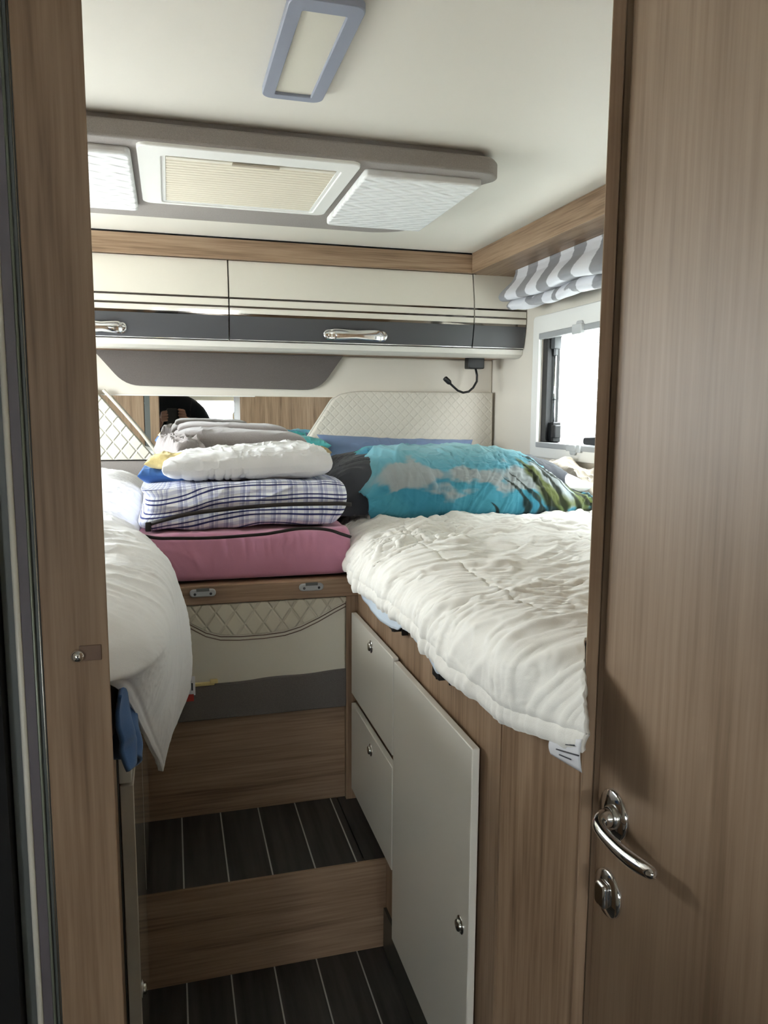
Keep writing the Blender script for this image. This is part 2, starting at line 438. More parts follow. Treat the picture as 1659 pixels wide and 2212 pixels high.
# ---- steps
t = Thing('step', 'upper wooden step topped with dark planks below the padded panel', 'step', (.15, 1.35, ZS1), group=None)
t.part('riser', MB().box(-.085, .386, 1.35, 1.368, ZS1, ZS2 - .004), M['wood_x'])
t.part('tread', MB().box(-.085, .341, 1.352, 1.61, ZS2 - .012, ZS2), M['plank'])
t.part('tread_edge_board', MB().box(.3435, .386, 1.352, 1.61, ZS2 - .012, ZS2), M['plank'])
t.part('nosing', MB().box(-.085, .386, 1.346, 1.352, ZS2 - .012, ZS2 + .0006), M['wood_x'])
t = Thing('step', 'lowest dark plank step at the bottom of the aisle', 'step', (.15, .95, 0))
t.part('tread', MB().box(-.085, .386, .80, 1.35, ZS1 - .012, ZS1), M['plank'])
t.part('riser', MB().box(-.085, .386, .80, .815, 0, ZS1 - .012), M['wood_x'])

# ---- bulkhead behind the upper step
single('bulkhead_board', 'wide oak board behind the upper step, below the padded panel', 'panel', MB().box(-.085, .386, 1.612, 1.63, ZS2 - .01, 1.033), M['wood_x'])

# padded panel with diamond stitched upper part
t = Thing('upholstered_board', 'cream upholstered panel with diamond stitching and grey lower band under the bed rail', 'upholstered panel', (.16, 1.61, .785))
t.part('cream_cover', MB().prism(rrect(-.04, .361, .86, 1.034, .004), lambda a, b: (a, 1.598, b), lambda a, b: (a, 1.611, b)), M['leather'], bevel=.004)
cur = [(-.04, 1.024), (0.0, 1.008), (.03, .993), (.06, .974), (.09, .964), (.13, .961), (.18, .961), (.225, .964), (.26, .973), (.30, .990), (.335, 1.008), (.361, 1.020)]
pts = [(a, b + .004) for a, b in cur] + [(.361, 1.034), (-.04, 1.034)]
t.part('diamond_quilting', MB().prism(pts, lambda a, b: (a, 1.5955, b), lambda a, b: (a, 1.6, b)), quilt_mat('diamond_quilt_panel', (206, 199, 180), .040, .058, (0, 2), .0022, .028), bevel=.0015)
for k, dz in ((0, 0.0), (1, -.0075)):
    st = MB()
    st.tube([(a, 1.5972, b + dz) for a, b in cur], .0011, 6)
    t.part('stitch_line', st, plain('brown_thread', (118, 98, 84), .8))
xs = np.linspace(-.04, .361, 40)
lowtop = [(x, .862 + .008 * sm(.05, .36, x) + .0015 * math.sin(x * 40)) for x in xs]
t.part('grey_band', MB().prism([(.361, .784), (-.04, .784)] + lowtop, lambda a, b: (a, 1.594, b), lambda a, b: (a, 1.611, b)), plain('charcoal_weave', (106, 100, 96), .95, noise=.3, nscale=600, bump=.5), bevel=.003, label='dark grey woven band')
single('pale_cord', 'short pale yellow folded strap lying on the grey band beside the hanging duvet', 'strap',
       MB().box(.030, .075, 1.588, 1.597, .862, .869).box(.066, .082, 1.586, 1.597, .866, .874), M['yellow'], bevel=.002)
single('corner_post', 'narrow oak upright between padded panel and drawers', 'post', MB().box(.361, .386, 1.596, 1.63, ZS2, 1.036), M['wood_z'])

# bed rail with two latches
t = Thing('bed_rail', 'oak rail under the pink mattress, fitted with two grey latches', 'rail', (.16, 1.6, 1.036))
t.part('board', MB().box(-.085, .390, 1.592, 1.612, 1.036, 1.076), M['wood_x'], bevel=.002)
for cx_ in (.0555, .2825):
    lt = MB()
    pl = rrect(cx_ - .0265, cx_ + .0265, 1.0545, 1.0705, .0078)
    lt.prism(pl, lambda a, b: (a, 1.584, b), lambda a, b: (a, 1.592, b))
    o = t.part('latch', lt, M['greyplastic'], bevel=.003)
    t.part('slot', MB().box(cx_ - .013, cx_ + .013, 1.5825, 1.586, 1.0665, 1.0725), M['rubber'], parent=o)
    t.part('screw', MB().lathe([(0, -.001), (.0025, -.001), (.0028, .0)], (cx_ - .016, 1.5835, 1.061), (0, 1, 0), 10), M['ink'], parent=o)
    t.part('screw', MB().lathe([(0, -.001), (.0025, -.001), (.0028, .0)], (cx_ + .016, 1.5835, 1.061), (0, 1, 0), 10), M['ink'], parent=o)
# middle bed base between the beds
single('bed_platform', 'flat oak platform joining the two beds at the rear', 'bed base', MB().box(-.085, .386, 1.614, 2.80, 1.05, 1.074), M['wood_x'])

# ---- right bed base with drawers
def knob(t, x, y, z, parent, s=1):
    k = MB().lathe([(0, 0), (.0125, 0), (.0125, .0015), (.0095, .002)], (x, y, z), (-s, 0, 0), 20)
    o = t.part('knob', k, M['chrome'], parent=parent)
    t.part('button', MB().lathe([(.0085, .0012), (.0085, .0045), (.0075, .006), (.0, .0065)], (x, y, z), (-s, 0, 0), 20), M['steel'], parent=parent)
    return o
t = Thing('bed_cabinet', 'oak bed base under the right bed with two small drawers and a tall white door', 'bed cabinet', (.8, 1.7, 0))
b = MB(); b.box(.386, .404, .835, 2.80, 0, 1.078)
t.part('side_board', b, M['wood_z'])
b = MB().box(.404, XW - .006, .835, 2.80, 1.03, 1.07); t.part('slat_deck', b, M['wood_y'])
# rounded corner and slanted end panel towards the doorway
ch = MB(); prof = round_poly([(.386, .83), (.388, .815), (.43, .722), (.446, .722), (.404, .83)], [0, .006, 0, 0, 0])
ch.prism([(.386, .8305), (.3862, .829), (.432, .724), (.45, .724), (.404, .8305)], lambda a, c: (a, c, 0), lambda a, c: (a, c, 1.078))
t.part('end_panel', ch, M['wood_z'])
FX = .368
def front(t, name, y0, y1, z0, z1, ky, kz, x0=FX, x1=.379, s=1):
    o = t.part(name, MB().box(min(x0, x1), max(x0, x1), y0, y1, z0, z1), M['whitedoor'], bevel=.0015)
    knob(t, x0, ky, kz, o, s); return o
front(t, 'drawer', 1.254, 1.575, .822, 1.004, 1.405, .979)
front(t, 'drawer', 1.254, 1.575, .600, .800, 1.405, .766)
front(t, 'door', .882, 1.248, .468, 1.0, .91, .732)
t.part('gap_shadow_strip', MB().box(.3855, .3862, .873, .888, .45, .99), M['blackdeep']) if False else None
t.part('plinth', MB().box(.380, .3865, .873, 1.346, ZS1, .462), plain('dark_plinth', (70, 70, 64), .3))
# ---- left bed base
t = Thing('bed_cabinet', 'bed base under the left bed, white glossy front at the aisle edge', 'bed cabinet', (-.5, 1.7, 0))
t.part('side_board', MB().box(-.103, -.085, .76, 2.80, 0, 1.078), M['wood_z'])
t.part('slat_deck', MB().box(XL + .006, -.103, .78, 2.80, 1.03, 1.07), M['wood_y'])
gw = plain('white_high_gloss', (206, 198, 184), .06, coat=.5)
o = t.part('door', MB().box(-.084, -.065, 1.09, 1.345, .39, .905), gw, bevel=.0015); knob(t, -.065, 1.115, .565, o, -1)
t.part('door', MB().box(-.084, -.065, 1.353, 1.592, .572, .905), gw, bevel=.0015)
t.part('top_lip', MB().box(-.084, -.068, 1.09, 1.592, .909, 1.03), M['whitedoor'])
t.part('gap_shade', MB().box(-.0853, -.0845, 1.062, 1.0885, .39, 1.03), M['blackdeep'], label='thin black strip standing in for the shaded gap')  # shade of the gap before the door, put in as a black strip
# bed latches on the right base: small black brackets
for i, (y, z) in enumerate(((1.253, 1.066), (1.02, 1.06))):
    br = MB().box(.362, .387, y - .022, y + .008, z - .008, z + .014).box(.366, .374, y + .0, y + .005, z - .014, z + .014).box(.374, .386, y - .034, y - .029, z - .012, z + .01)
    single('bracket', ['small black plastic bracket under the right duvet hem, above the top drawer', 'small black plastic bracket under the right duvet hem, above the tall white door'][i], 'bracket', br, M['black'], bevel=.0015, group='slat brackets')

# ---- mattresses
def mattress(name, label, x0, x1, y0, y1, z0, z1, mat):
    return single(name, label, 'mattress', MB().prism(rrect(x0, x1, y0, y1, .05), lambda a, b: (a, b, z0), lambda a, b: (a, b, z1)), mat, bevel=.03, bseg=4)
mattress('mattress', 'pale blue sheeted mattress under the right white duvet', .40, 1.21, .80, 2.77, 1.078, 1.150, M['sheet'])
mattress('mattress', 'mattress hidden beneath the left white duvet', -.91, -.11, .80, 2.77, 1.078, 1.150, M['sheet'])

# ================================================================ CEILING ITEMS
t = Thing('ceiling_lamp', 'flat ceiling lamp with blue-grey frame and unlit cream diffuser', 'lamp', (.218, 1.23, ZC))
fo = rrect(.166, .270, 1.058, 1.390, .018); fi = rrect(.187, .2485, 1.09, 1.371, .003)
def ringplate(mb, o, i, z0, z1):
    n = len(o); v = [(a, b, z0) for a, b in o] + [(a, b, z0) for a, b in i] + [(a, b, z1) for a, b in o] + [(a, b, z1) for a, b in i]
    f = []
    for k in range(n):
        j = (k + 1) % n
        f += [(k, j, n + j, n + k), (2 * n + k, 3 * n + k, 3 * n + j, 2 * n + j), (k, 2 * n + k, 2 * n + j, j), (n + k, n + j, 3 * n + j, 3 * n + k)]
    mb.raw(v, f); return mb
t.part('frame', ringplate(MB(), fo, fi, ZC - .013, ZC - .0005), M['bluegrey'], bevel=.0015)
t.part('diffuser', MB().box(.185, .2505, 1.088, 1.373, ZC - .008, ZC - .001), M['diffuser'])

t = Thing('ceiling_panel', 'grey felt ceiling panel around the roof hatch with two white quilted pads', 'ceiling panel', (.1, 1.85, ZC))
pan = [(-.45, 1.555), (.665, 1.555), (.700, 1.60), (.668, 1.66), (.665, 2.02), (.652, 2.10), (.58, 2.145), (-.45, 2.15)]
pan = round_poly(pan, [.02, .02, .02, .02, .03, .04, .04, .02])
t.part('spacer', MB().prism([(a * .96 + .01, 1.85 + (b - 1.85) * .93) for a, b in pan], lambda a, b: (a, b, 1.962), lambda a, b: (a, b, ZC - .0005)), M['felt'])
dense = []
for i_ in range(len(pan)):
    a_, b_ = Vector(pan[i_]), Vector(pan[(i_ + 1) % len(pan)]); m_ = max(1, int((b_ - a_).length / .02))
    dense += [tuple(a_.lerp(b_, q_ / m_)) for q_ in range(m_)]
hole = []
for a_, b_ in dense:
    dx_, dy_ = a_ - .173, b_ - 1.787; sc_ = min(.190 / max(abs(dx_), 1e-6), .183 / max(abs(dy_), 1e-6)); hole.append((.173 + dx_ * sc_, 1.787 + dy_ * sc_))
t.part('felt_board', ringplate(MB(), dense, hole, 1.932, 1.966), M['felt'], bevel=.005, bseg=3)
def pad(x0, x1, y0, y1, notch):
    r = .02; mb = MB(); mb.prism(rrect(x0, x1, y0, y1, r), lambda a, b: (a, b, 1.917), lambda a, b: (a, b, 1.932)); return mb
t.part('quilted_pad', MB().prism(round_poly([(.402, 1.598), (.66, 1.598), (.66, 2.03), (.405, 2.03)], [.012, .006, .006, .02]), lambda a, b: (a, b, 1.916), lambda a, b: (a, b, 1.934)), M['wavequilt'], bevel=.006, bseg=3)
t.part('quilted_pad', MB().prism(rrect(-.35, -.058, 1.598, 2.03, .015), lambda a, b: (a, b, 1.916), lambda a, b: (a, b, 1.934)), M['wavequilt'], bevel=.006, bseg=3)

t = Thing('roof_hatch', 'white roof hatch frame with closed pleated beige blind', 'roof hatch', (.17, 1.77, 1.93))
t.part('frame', ringplate(MB(), rrect(-.046, .387, 1.560, 1.975, .022), rrect(-.002, .356, 1.612, 1.962, .012), 1.925, 1.934), M['whiteplastic'], bevel=.002)
t.part('inner_frame', ringplate(MB(), rrect(-.003, .357, 1.611, 1.963, .012), rrect(.007, .348, 1.622, 1.955, .004), 1.928, 1.934), M['whiteplastic'], bevel=.001)
yy = []; zz_ = []
for q_ in range(19):
    a_ = 1.636 + q_ * .0170; yy += [a_, a_ + .0025, a_ + .0120, a_ + .0142, a_ + .0150, a_ + .0164]; zz_ += [.0022, .0004, .0004, .0025, .0075, .0075]
ny = len(yy); yy = np.array(yy); X = np.array([[.004] * ny, [.351] * ny]); Y = np.array([yy] * 2); Z = np.array([1.9285 + np.array(zz_)] * 2)
bl = t.part('pleated_blind', MB().grid(X, Y, Z, smooth=False), M['blind'], solid=.0008)
hb = t.part('blind_bar', MB().box(.008, .347, 1.624, 1.637, 1.9265, 1.932), plain('cream_bar', (226, 220, 204), .5), bevel=.001)
t.part('handle', MB().box(.135, .230, 1.6225, 1.6335, 1.9225, 1.927), plain('beige_handle', (186, 174, 154), .5), parent=hb, bevel=.001)

# ================================================================ CORNICES
struct('trim_1', MB().box(-.93, 1.022, 2.54, 2.56, 1.913, 1.974), M['wood_x'], bevel=.001)
struct('trim_2', MB().box(1.020, 1.038, .76, 2.54, 1.911, 1.979).box(1.038, XW, .76, 2.56, 1.911, 1.925), M['wood_y'])
struct('trim_3', MB().box(-.93, 1.02, 2.545, 2.552, 1.974, ZC), M['blackdeep'])

# ================================================================ OVERHEAD LOCKERS
def locker_y(z):   # curved front profile: y of the front at height z
    tt = (1.913 - z) / (1.913 - 1.66)
    return 2.556 - .022 * math.sin(math.pi * min(1, max(0, tt)) * .85) + .012 * max(0, tt - .6)
def front_strip(x0, x1, z0, z1, off=0.0, thick=.004, n=14):
    mb = MB(); zs = np.linspace(z0, z1, n)
    outer = [(locker_y(z) - off, z) for z in zs]; inner = [(locker_y(z) - off + thick, z) for z in zs[::-1]]
    mb.prism(outer + inner, lambda a, b: (x0, a, b), lambda a, b: (x1, a, b)); return mb
def locker(label, x0, x1, handle, body_x0=None, body_x1=None):
    t = Thing('overhead_locker', label, 'locker', ((x0 + x1) / 2, 2.7, 1.63), group='rear overhead lockers')
    bx0 = x0 if body_x0 is None else body_x0; bx1 = x1 if body_x1 is None else body_x1
    t.part('body', MB().box(bx0, bx1, 2.580, YR - .001, 1.652, 1.913), M['wall'])
    # cream ledge under the front
    lp = [(2.558, 1.659), (2.562, 1.642), (2.585, 1.633), (2.62, 1.631), (2.62, 1.659)]
    t.part('ledge', MB().prism(lp, lambda a, b: (bx0, a, b), lambda a, b: (bx1, a, b)), M['whitedoor'])
    t.part('underside', MB().box(bx0, bx1, 2.62, YR - .001, 1.640, 1.652), M['wood_x'])
    g = .0022
    d = t.part('door', front_strip(x0 + g, x1 - g, 1.742, 1.911, thick=.018), M['gloss'])
    dk = t.part('grey_band', front_strip(x0 + g, x1 - g, 1.662, 1.742, thick=.018), M['darkgrey'], parent=d, label='anthracite lower band')
    for z in (1.792, 1.765):
        t.part('chrome_stripe', front_strip(x0 + g, x1 - g, z - .003, z + .003, off=.0012, thick=.002, n=3), M['stripe'], parent=d)
    t.part('chrome_stripe', front_strip(x0 + g, x1 - g, 1.737, 1.745, off=.0012, thick=.002, n=3), M['stripe'], parent=d)
    t.part('edge_line', front_strip(x0 + g, x1 - g, 1.6625, 1.6645, off=.001, thick=.002, n=3), M['chrome'], parent=d)
    if handle:
        hx0, hx1 = handle; zc = 1.690; hw = (hx1 - hx0) / 2; hc = (hx0 + hx1) / 2
        yf = locker_y(zc)
        mb = MB()
        # boat shaped chrome handle bowed away from the door
        nu, nv = 33, 9; X = np.zeros((nu, nv)); Y = X.copy(); Z = X.copy()
        for i in range(nu):
            a = -1 + 2 * i / (nu - 1); hgt = .0185 * (1 - .25 * abs(a) ** 6) * (1 - .85 * max(0, abs(a) - .93) / .07) * (1 - .22 * (1 - min(1, abs(abs(a) - .0) * 1.7)))
            for j in range(nv):
                c = -1 + 2 * j / (nv - 1)
                bow = .004 + .014 * (1 - a * a) ** .7 if abs(a) < .72 else .004 + .014 * (1 - .72 ** 2) ** .7 * max(0, (1 - (abs(a) - .72) / .1)) ** 1.3 if abs(a) < .82 else .004
                X[i, j] = hc + a * hw; Z[i, j] = zc + c * hgt; Y[i, j] = yf - bow + .003 * c * c
        mb.grid(X, Y, Z)
        t.part('handle', mb, M['chrome'], parent=d, solid=.0025)
    return t
locker('left overhead locker door with dark band, chrome handle half behind the door post', -.60, .192, (-.265, -.121))
locker('wide middle overhead locker with long chrome handle on dark band', .192, 1.0295, (.499, .718))
locker('narrow right end section of the overhead lockers without handle, beside the striped blind', 1.0295, 1.229, None)

# ================================================================ REAR WALL
mb = MB()
wp = [(-.93, 1.64), (1.229, 1.64), (1.229, 1.20), (.93, 1.20), (.62, 1.20), (.62, 1.487), (-.30, 1.487), (-.30, 1.20), (-.93, 1.20)]
mb.prism(wp, lambda a, b: (a, 2.826, b), lambda a, b: (a, YR, b))
single('wall_panel', 'smooth cream moulded panel on the rear wall around the mirror', 'wall panel', mb, M['wall'], bevel=.008, bseg=3)
gp = round_poly([(-.262, 1.640), (-.245, 1.640), (-.145, 1.522), (.535, 1.514), (.625, 1.640)], [0, 0, .05, .06, .004])
single('padded_trapezoid', 'dark grey felt trapezoid cushion on the rear wall under the lockers', 'wall cushion',
       MB().prism(gp, lambda a, b: (a, 2.812, b), lambda a, b: (a, 2.828, b)), M['felt_dark'], bevel=.006, bseg=3)
single('wall_mirror', 'low wide mirror on the rear wall reflecting the doorway', 'mirror', MB().box(-.31, .66, 2.828, 2.838, 1.06, 1.489), M['mirror'])
single('mirror_strip', 'thin white edging strip above the mirror', 'edging', MB().box(-.225, .30, 2.819, 2.828, 1.4872, 1.4905), M['whiteplastic'])
# headboards
def headboard(label, pts, rads, mat, thick=.045):
    p = round_poly(pts, rads, 8); a = np.array(p)
    return single('headboard', label, 'headboard', MB().prism(p, lambda x, z: (x, 2.79, z), lambda x, z: (x, 2.79 + thick - .012, z)), mat, bevel=.014, bseg=4)
headboard('cream padded headboard of the right bed with faint diamond stitching', [(.40, 1.09), (.40, 1.20), (.596, 1.497), (.665, 1.512), (1.218, 1.514), (1.222, 1.09)], [.01, .03, .03, .03, .006, .01], M['quilt_rear_fine'])
headboard('cream headboard of the left bed with bold diamond quilting', [(-.92, 1.266), (-.92, 1.514), (-.36, 1.512), (-.252, 1.514), (-.052, 1.266)], [.01, .02, .02, .02, .01], M['quilt_rear'])
single('felt_strip', 'grey felt strip below the left diamond headboard', 'wall cushion', MB().box(-.92, -.075, 2.795, 2.82, 1.10, 1.262), M['felt'], bevel=.004)
# edge rail of left headboard
single('headboard_rail', 'thin cream rail along the slanted edge of the left headboard', 'rail', MB().tube([(-.215, 2.80, 1.505), (-.16, 2.80, 1.44), (-.10, 2.80, 1.365), (-.055, 2.80, 1.30), (-.045, 2.80, 1.27)], .006, 8), M['leather'])

# reading lamp
t = Thing('reading_lamp', 'black gooseneck reading lamp under the lockers above the right headboard', 'lamp', (1.107, 2.72, 1.64))
t.part('base', MB().box(1.078, 1.142, 2.70, 2.745, 1.598, 1.640), M['black'], bevel=.004)
neck = [(1.112, 2.715, 1.60), (1.117, 2.712, 1.575), (1.116, 2.71, 1.552), (1.100, 2.705, 1.528), (1.080, 2.70, 1.513), (1.058, 2.70, 1.509), (1.035, 2.695, 1.516), (1.012, 2.69, 1.533), (.998, 2.69, 1.545)]
t.part('gooseneck', MB().tube(neck, .0042, 10), M['black'])
t.part('lamp_head', MB().tube([(1.003, 2.69, 1.541), (.998, 2.69, 1.546), (.981, 2.688, 1.560), (.979, 2.688, 1.562)], [.006, .0095, .0095, .007], 14), M['black'])

# ================================================================ RIGHT WINDOW
t = Thing('window_1', None, None, (XW, 1.95, 1.33), structure=True)
y0, y1, z0, z1 = WR
ri = rrect(y0, y1, z0, z1, .006); ro = rrect(y0 - .05, 2.460, 1.285, 1.762, .015)
def ringx(mb, o, i, x0, x1):
    n = len(o); v = [(x0, a, b) for a, b in o] + [(x0, a, b) for a, b in i] + [(x1, a, b) for a, b in o] + [(x1, a, b) for a, b in i]
    f = []
    for k in range(n):
        j = (k + 1) % n
        f += [(k, j, n + j, n + k), (2 * n + k, 3 * n + k, 3 * n + j, 2 * n + j), (k, 2 * n + k, 2 * n + j, j), (n + k, n + j, 3 * n + j, 3 * n + k)]
    mb.raw(v, f); return mb
t.part('window_frame', ringx(MB(), ro, ri, XW - .012, XW), M['whiteplastic'], bevel=.003)
t.part('window_gasket', ringx(MB(), rrect(y0 - .002, y1 + .001, z0 - .001, z1 + .001, .01), rrect(y0 + .03, y1 - .034, z0 + .006, z1 - .006, .02), XW + .004, XW + .05), M['black'])
t.part('window_pane', MB().box(XW + .056, XW + .060, y0, y1, z0, z1), M['glass'])
t.part('blind_rail', MB().box(XW - .016, XW + .004, y0, y1 - .002, z1 - .017, z1 + .003), M['greyplastic'], bevel=.003)
t.part('blind_rail', MB().box(XW - .016, XW + .004, y0, y1 - .002, z0 - .012, z0 + .006), M['greyplastic'], bevel=.003)
t.part('clip', MB().prism(rrect(2.115, 2.172, z1 - .024, z1 + .006, .004), lambda a, b: (XW - .024, a, b), lambda a, b: (XW - .012, a, b)).prism(rrect(2.12, 2.158, z1 - .004, z1 + .016, .009), lambda a, b: (XW - .018, a, b), lambda a, b: (XW - .013, a, b)), plain('clip_plastic', (196, 198, 198), .2), bevel=.001)
t.part('clip', MB().box(XW - .024, XW - .012, 2.100, 2.118, z0 - .016, z0 + .008).box(XW - .022, XW - .012, 2.130, 2.185, z0 - .014, z0 + .006).prism(rrect(2.132, 2.170, z0 - .026, z0 + .002, .010), lambda a, b: (XW - .018, a, b), lambda a, b: (XW - .013, a, b)), plain('clip_plastic_2', (186, 189, 189), .2), bevel=.001)
t.part('stay_rod', MB().tube([(XW + .028, 2.368, 1.655), (XW + .028, 2.366, 1.52), (XW + .028, 2.363, 1.36)], .0042, 10), M['chrome'])
t.part('stay_bracket', MB().box(XW + .015, XW + .04, 2.352, 2.386, 1.650, 1.690).tube([(XW + .028, 2.368, 1.652), (XW + .028, 2.368, 1.628)], .007, 10), plain('grey_hardware', (96, 98, 100), .4), bevel=.002)
t.part('stay_lever', MB().box(XW + .015, XW + .045, 2.345, 2.385, 1.338, 1.405).box(XW + .012, XW + .035, 2.325, 2.352, 1.352, 1.395).tube([(XW + .028, 2.366, 1.485), (XW + .028, 2.366, 1.478)], .006, 10), M['black'], bevel=.003)
t.part('window_latch', MB().prism(round_poly([(2.035, z0 + .008), (2.122, z0 + .008), (2.122, z0 + .030), (2.04, z0 + .034)], .01), lambda a, b: (XW + .0, a, b), lambda a, b: (XW + .03, a, b)), M['black'], bevel=.003)
# outside: white boarded building seen through it
single('boarded_building', 'white horizontally boarded building outside the window', 'building', MB().box(1.9, 7.0, 6.0, 6.2, -.6, 4.5), M['siding'], origin=(4.5, 6.1, 0))
single('ground', 'pale paving outside the camper', 'ground', MB().box(-25, 25, -25, 25, -.75, -.6), plain('paving', (188, 188, 184), .9, noise=.2, nscale=3))
bpy.data.objects['ground']['kind'] = 'structure'
single('light_blocker', 'unseen grey screen added outside to dim the right window', 'light blocker', MB().box(3.3, 3.36, -6, 5.2, -.6, 3.2), plain('blocker_grey', (120, 124, 120), .9), origin=(3.33, -.4, -.6))  # never in view; added to block sky light from the right
# left window
t = Thing('window_2', None, None, (XL, 1.7, 1.3), structure=True)
t.part('window_frame', ringx(MB(), rrect(WL[0] - .05, WL[1] + .05, WL[2] - .05, WL[3] + .05, .015), rrect(*WL, .01), XL, XL + .012), M['whiteplastic'], bevel=.003)
t.part('window_pane', MB().box(XL - .06, XL - .056, WL[0], WL[1], WL[2], WL[3]), M['glass'])
for k_, (xx_, sg) in enumerate(((XL, -1),)):  # unseen side window, added to spread soft light onto the open door
    t = Thing('window_%d' % (4 + k_), None, None, (xx_, -1.5, 1.0), structure=True)
    t.part('window_frame', ringx(MB(), rrect(WF[0] - .04, WF[1] + .04, WF[2] - .04, WF[3] + .04, .02), rrect(*WF, .01), xx_ - .012 * (sg > 0), xx_ + .012 * (sg < 0)), M['whiteplastic'])
    t.part('window_pane', MB().box(xx_ + sg * .026, xx_ + sg * .030, WF[0], WF[1], WF[2], WF[3]), M['glass'])
# windscreen
t = Thing('window_3', None, None, (.3, -4.56, 1.0), structure=True)
t.part('window_frame', MB().box(-.40, -.35, -4.56, -4.52, 1.03, 1.62).box(1.0, 1.05, -4.56, -4.52, 1.03, 1.62).box(-.6, 1.2, -4.56, -4.50, 1.55, 1.66), M['whiteplastic'])
t.part('window_pane', MB().box(-.55, 1.15, -4.585, -4.58, 1.0, 1.56), M['glass'])
# ================================================================ DOORWAY
struct('trim_4', MB().prism([(-.1145, .712), (-.0592, .712), (-.0628, .752), (-.1145, .752)], lambda a, b: (a, b, 0), lambda a, b: (a, b, ZC)), M['wood_z'], bevel=.001)
t = Thing('trim_5', None, None, (-.13, .71, 0), structure=True)   # aluminium and rubber door track
t.part('track_plate', MB().box(-.146, -.1145, .716, .75, 0, ZC), plain('grey_track', (98, 102, 100), .45), bevel=.001)
t.part('track_ridge', MB().tube([(-.1335, .714, 0), (-.1335, .714, ZC)], .0028, 10), plain('pale_ridge', (230, 226, 214), .35))
t.part('track_groove', MB().box(-.1305, -.1225, .713, .718, 0, ZC), plain('mauve_rubber', (104, 98, 104), .5))
t.part('track_ridge', MB().tube([(-.1212, .714, 0), (-.1212, .714, ZC)], .0014, 8), plain('green_grey_ridge', (140, 146, 132), .35, .3))
t.part('track_ridge', MB().tube([(-.1160, .7125, 0), (-.1160, .7125, ZC)], .0007, 6), M['steel'])
t = Thing('door_catch', 'round chrome ball catch on a small plate in the left door post', 'door catch', (-.085, .712, 1.218))
t.part('plate', MB().box(-.084, -.0655, .7105, .7122, 1.2125, 1.2265), plain('catch_plate', (132, 108, 92), .3), bevel=.0005)
t.part('ball', MB().lathe([(.0062, .0), (.0062, .0025), (.0055, .0045), (.0038, .0063), (.0018, .0072), (0.0001, .0074)], (-.0855, .7115, 1.2178), (0, -1, 0), 20), M['chrome'])
# right jamb and open door
struct('trim_6', MB().prism(round_poly([(.4295, .716), (.4455, .716), (.4455, .73), (.4535, .73), (.4535, .7515), (.4508, .7515)], [.002, .002, 0, 0, 0, 0]), lambda a, b: (a, b, 0), lambda a, b: (a, b, ZC)), M['wood_z'])
t = Thing('door_1', None, None, (.46, .1, 0), structure=True)
t.part('door_leaf', MB().box(.447, .475, .02, .708, .01, ZC - .02), wood('oak_door', (122, 100, 79), (141, 118, 96), (154, 131, 109), axis='z', scale=.8), bevel=.0015)
DX = .447
h = MB()
def disc_oval(mb, y, z, ry, rz, th, dome=.0025):
    nu = 28; prof = [(1.0, 0), (1.0, th * .5), (.94, th), (.5, th + dome * .6), (0.001, th + dome)]
    vs = []; f = []
    for r_, hh in prof:
        for k in range(nu):
            a = 2 * math.pi * k / nu; vs.append((DX - hh, y + ry * r_ * math.cos(a), z + rz * r_ * math.sin(a)))
    for i in range(len(prof) - 1):
        for k in range(nu):
            k2 = (k + 1) % nu; f.append((i * nu + k, i * nu + k2, (i + 1) * nu + k2, (i + 1) * nu + k))
    mb.raw(vs, f, True); return mb
dh = t.part('door_handle', disc_oval(MB(), .674, 1.010, .0255, .0275, .004), M['chrome'])
lev = [(.445, .668, 1.011), (.438, .669, 1.011), (.430, .670, 1.010), (.423, .667, 1.009), (.419, .659, 1.008), (.4175, .648, 1.007), (.417, .632, 1.006), (.4175, .608, 1.006), (.419, .588, 1.008), (.421, .572, 1.010), (.423, .566, 1.011)]
t.part('lever', MB().tube([Vector(p) for p in lev], [.0105, .0105, .0095, .0082, .0072, .0070, .0072, .0078, .0080, .0068, .004], 18), M['chrome'], parent=dh, sub=1)
t.part('collar', MB().lathe([(.0125, 0), (.0125, .006), (.0105, .008)], (DX - .003, .669, 1.011), (-1, 0, 0), 20), M['steel'], parent=dh)
lk = t.part('lock_rosette', disc_oval(MB(), .678, .917, .0245, .0265, .004), M['chrome'])
t.part('thumb_turn', MB().prism(rrect(.668, .688, .903, .931, .006), lambda a, b: (DX - .013, a, b), lambda a, b: (DX - .004, a, b)), M['chrome'], parent=lk, bevel=.003)

# ================================================================ SOFT THINGS
def grid_uv(nu, nv):
    return np.meshgrid(np.linspace(0, 1, nu), np.linspace(0, 1, nv), indexing='ij')
def normals(X, Y, Z):
    P = np.stack([X, Y, Z], -1); du = np.gradient(P, axis=0); dv = np.gradient(P, axis=1); n = np.cross(du, dv)
    n /= (np.linalg.norm(n, axis=-1, keepdims=True) + 1e-12); return n

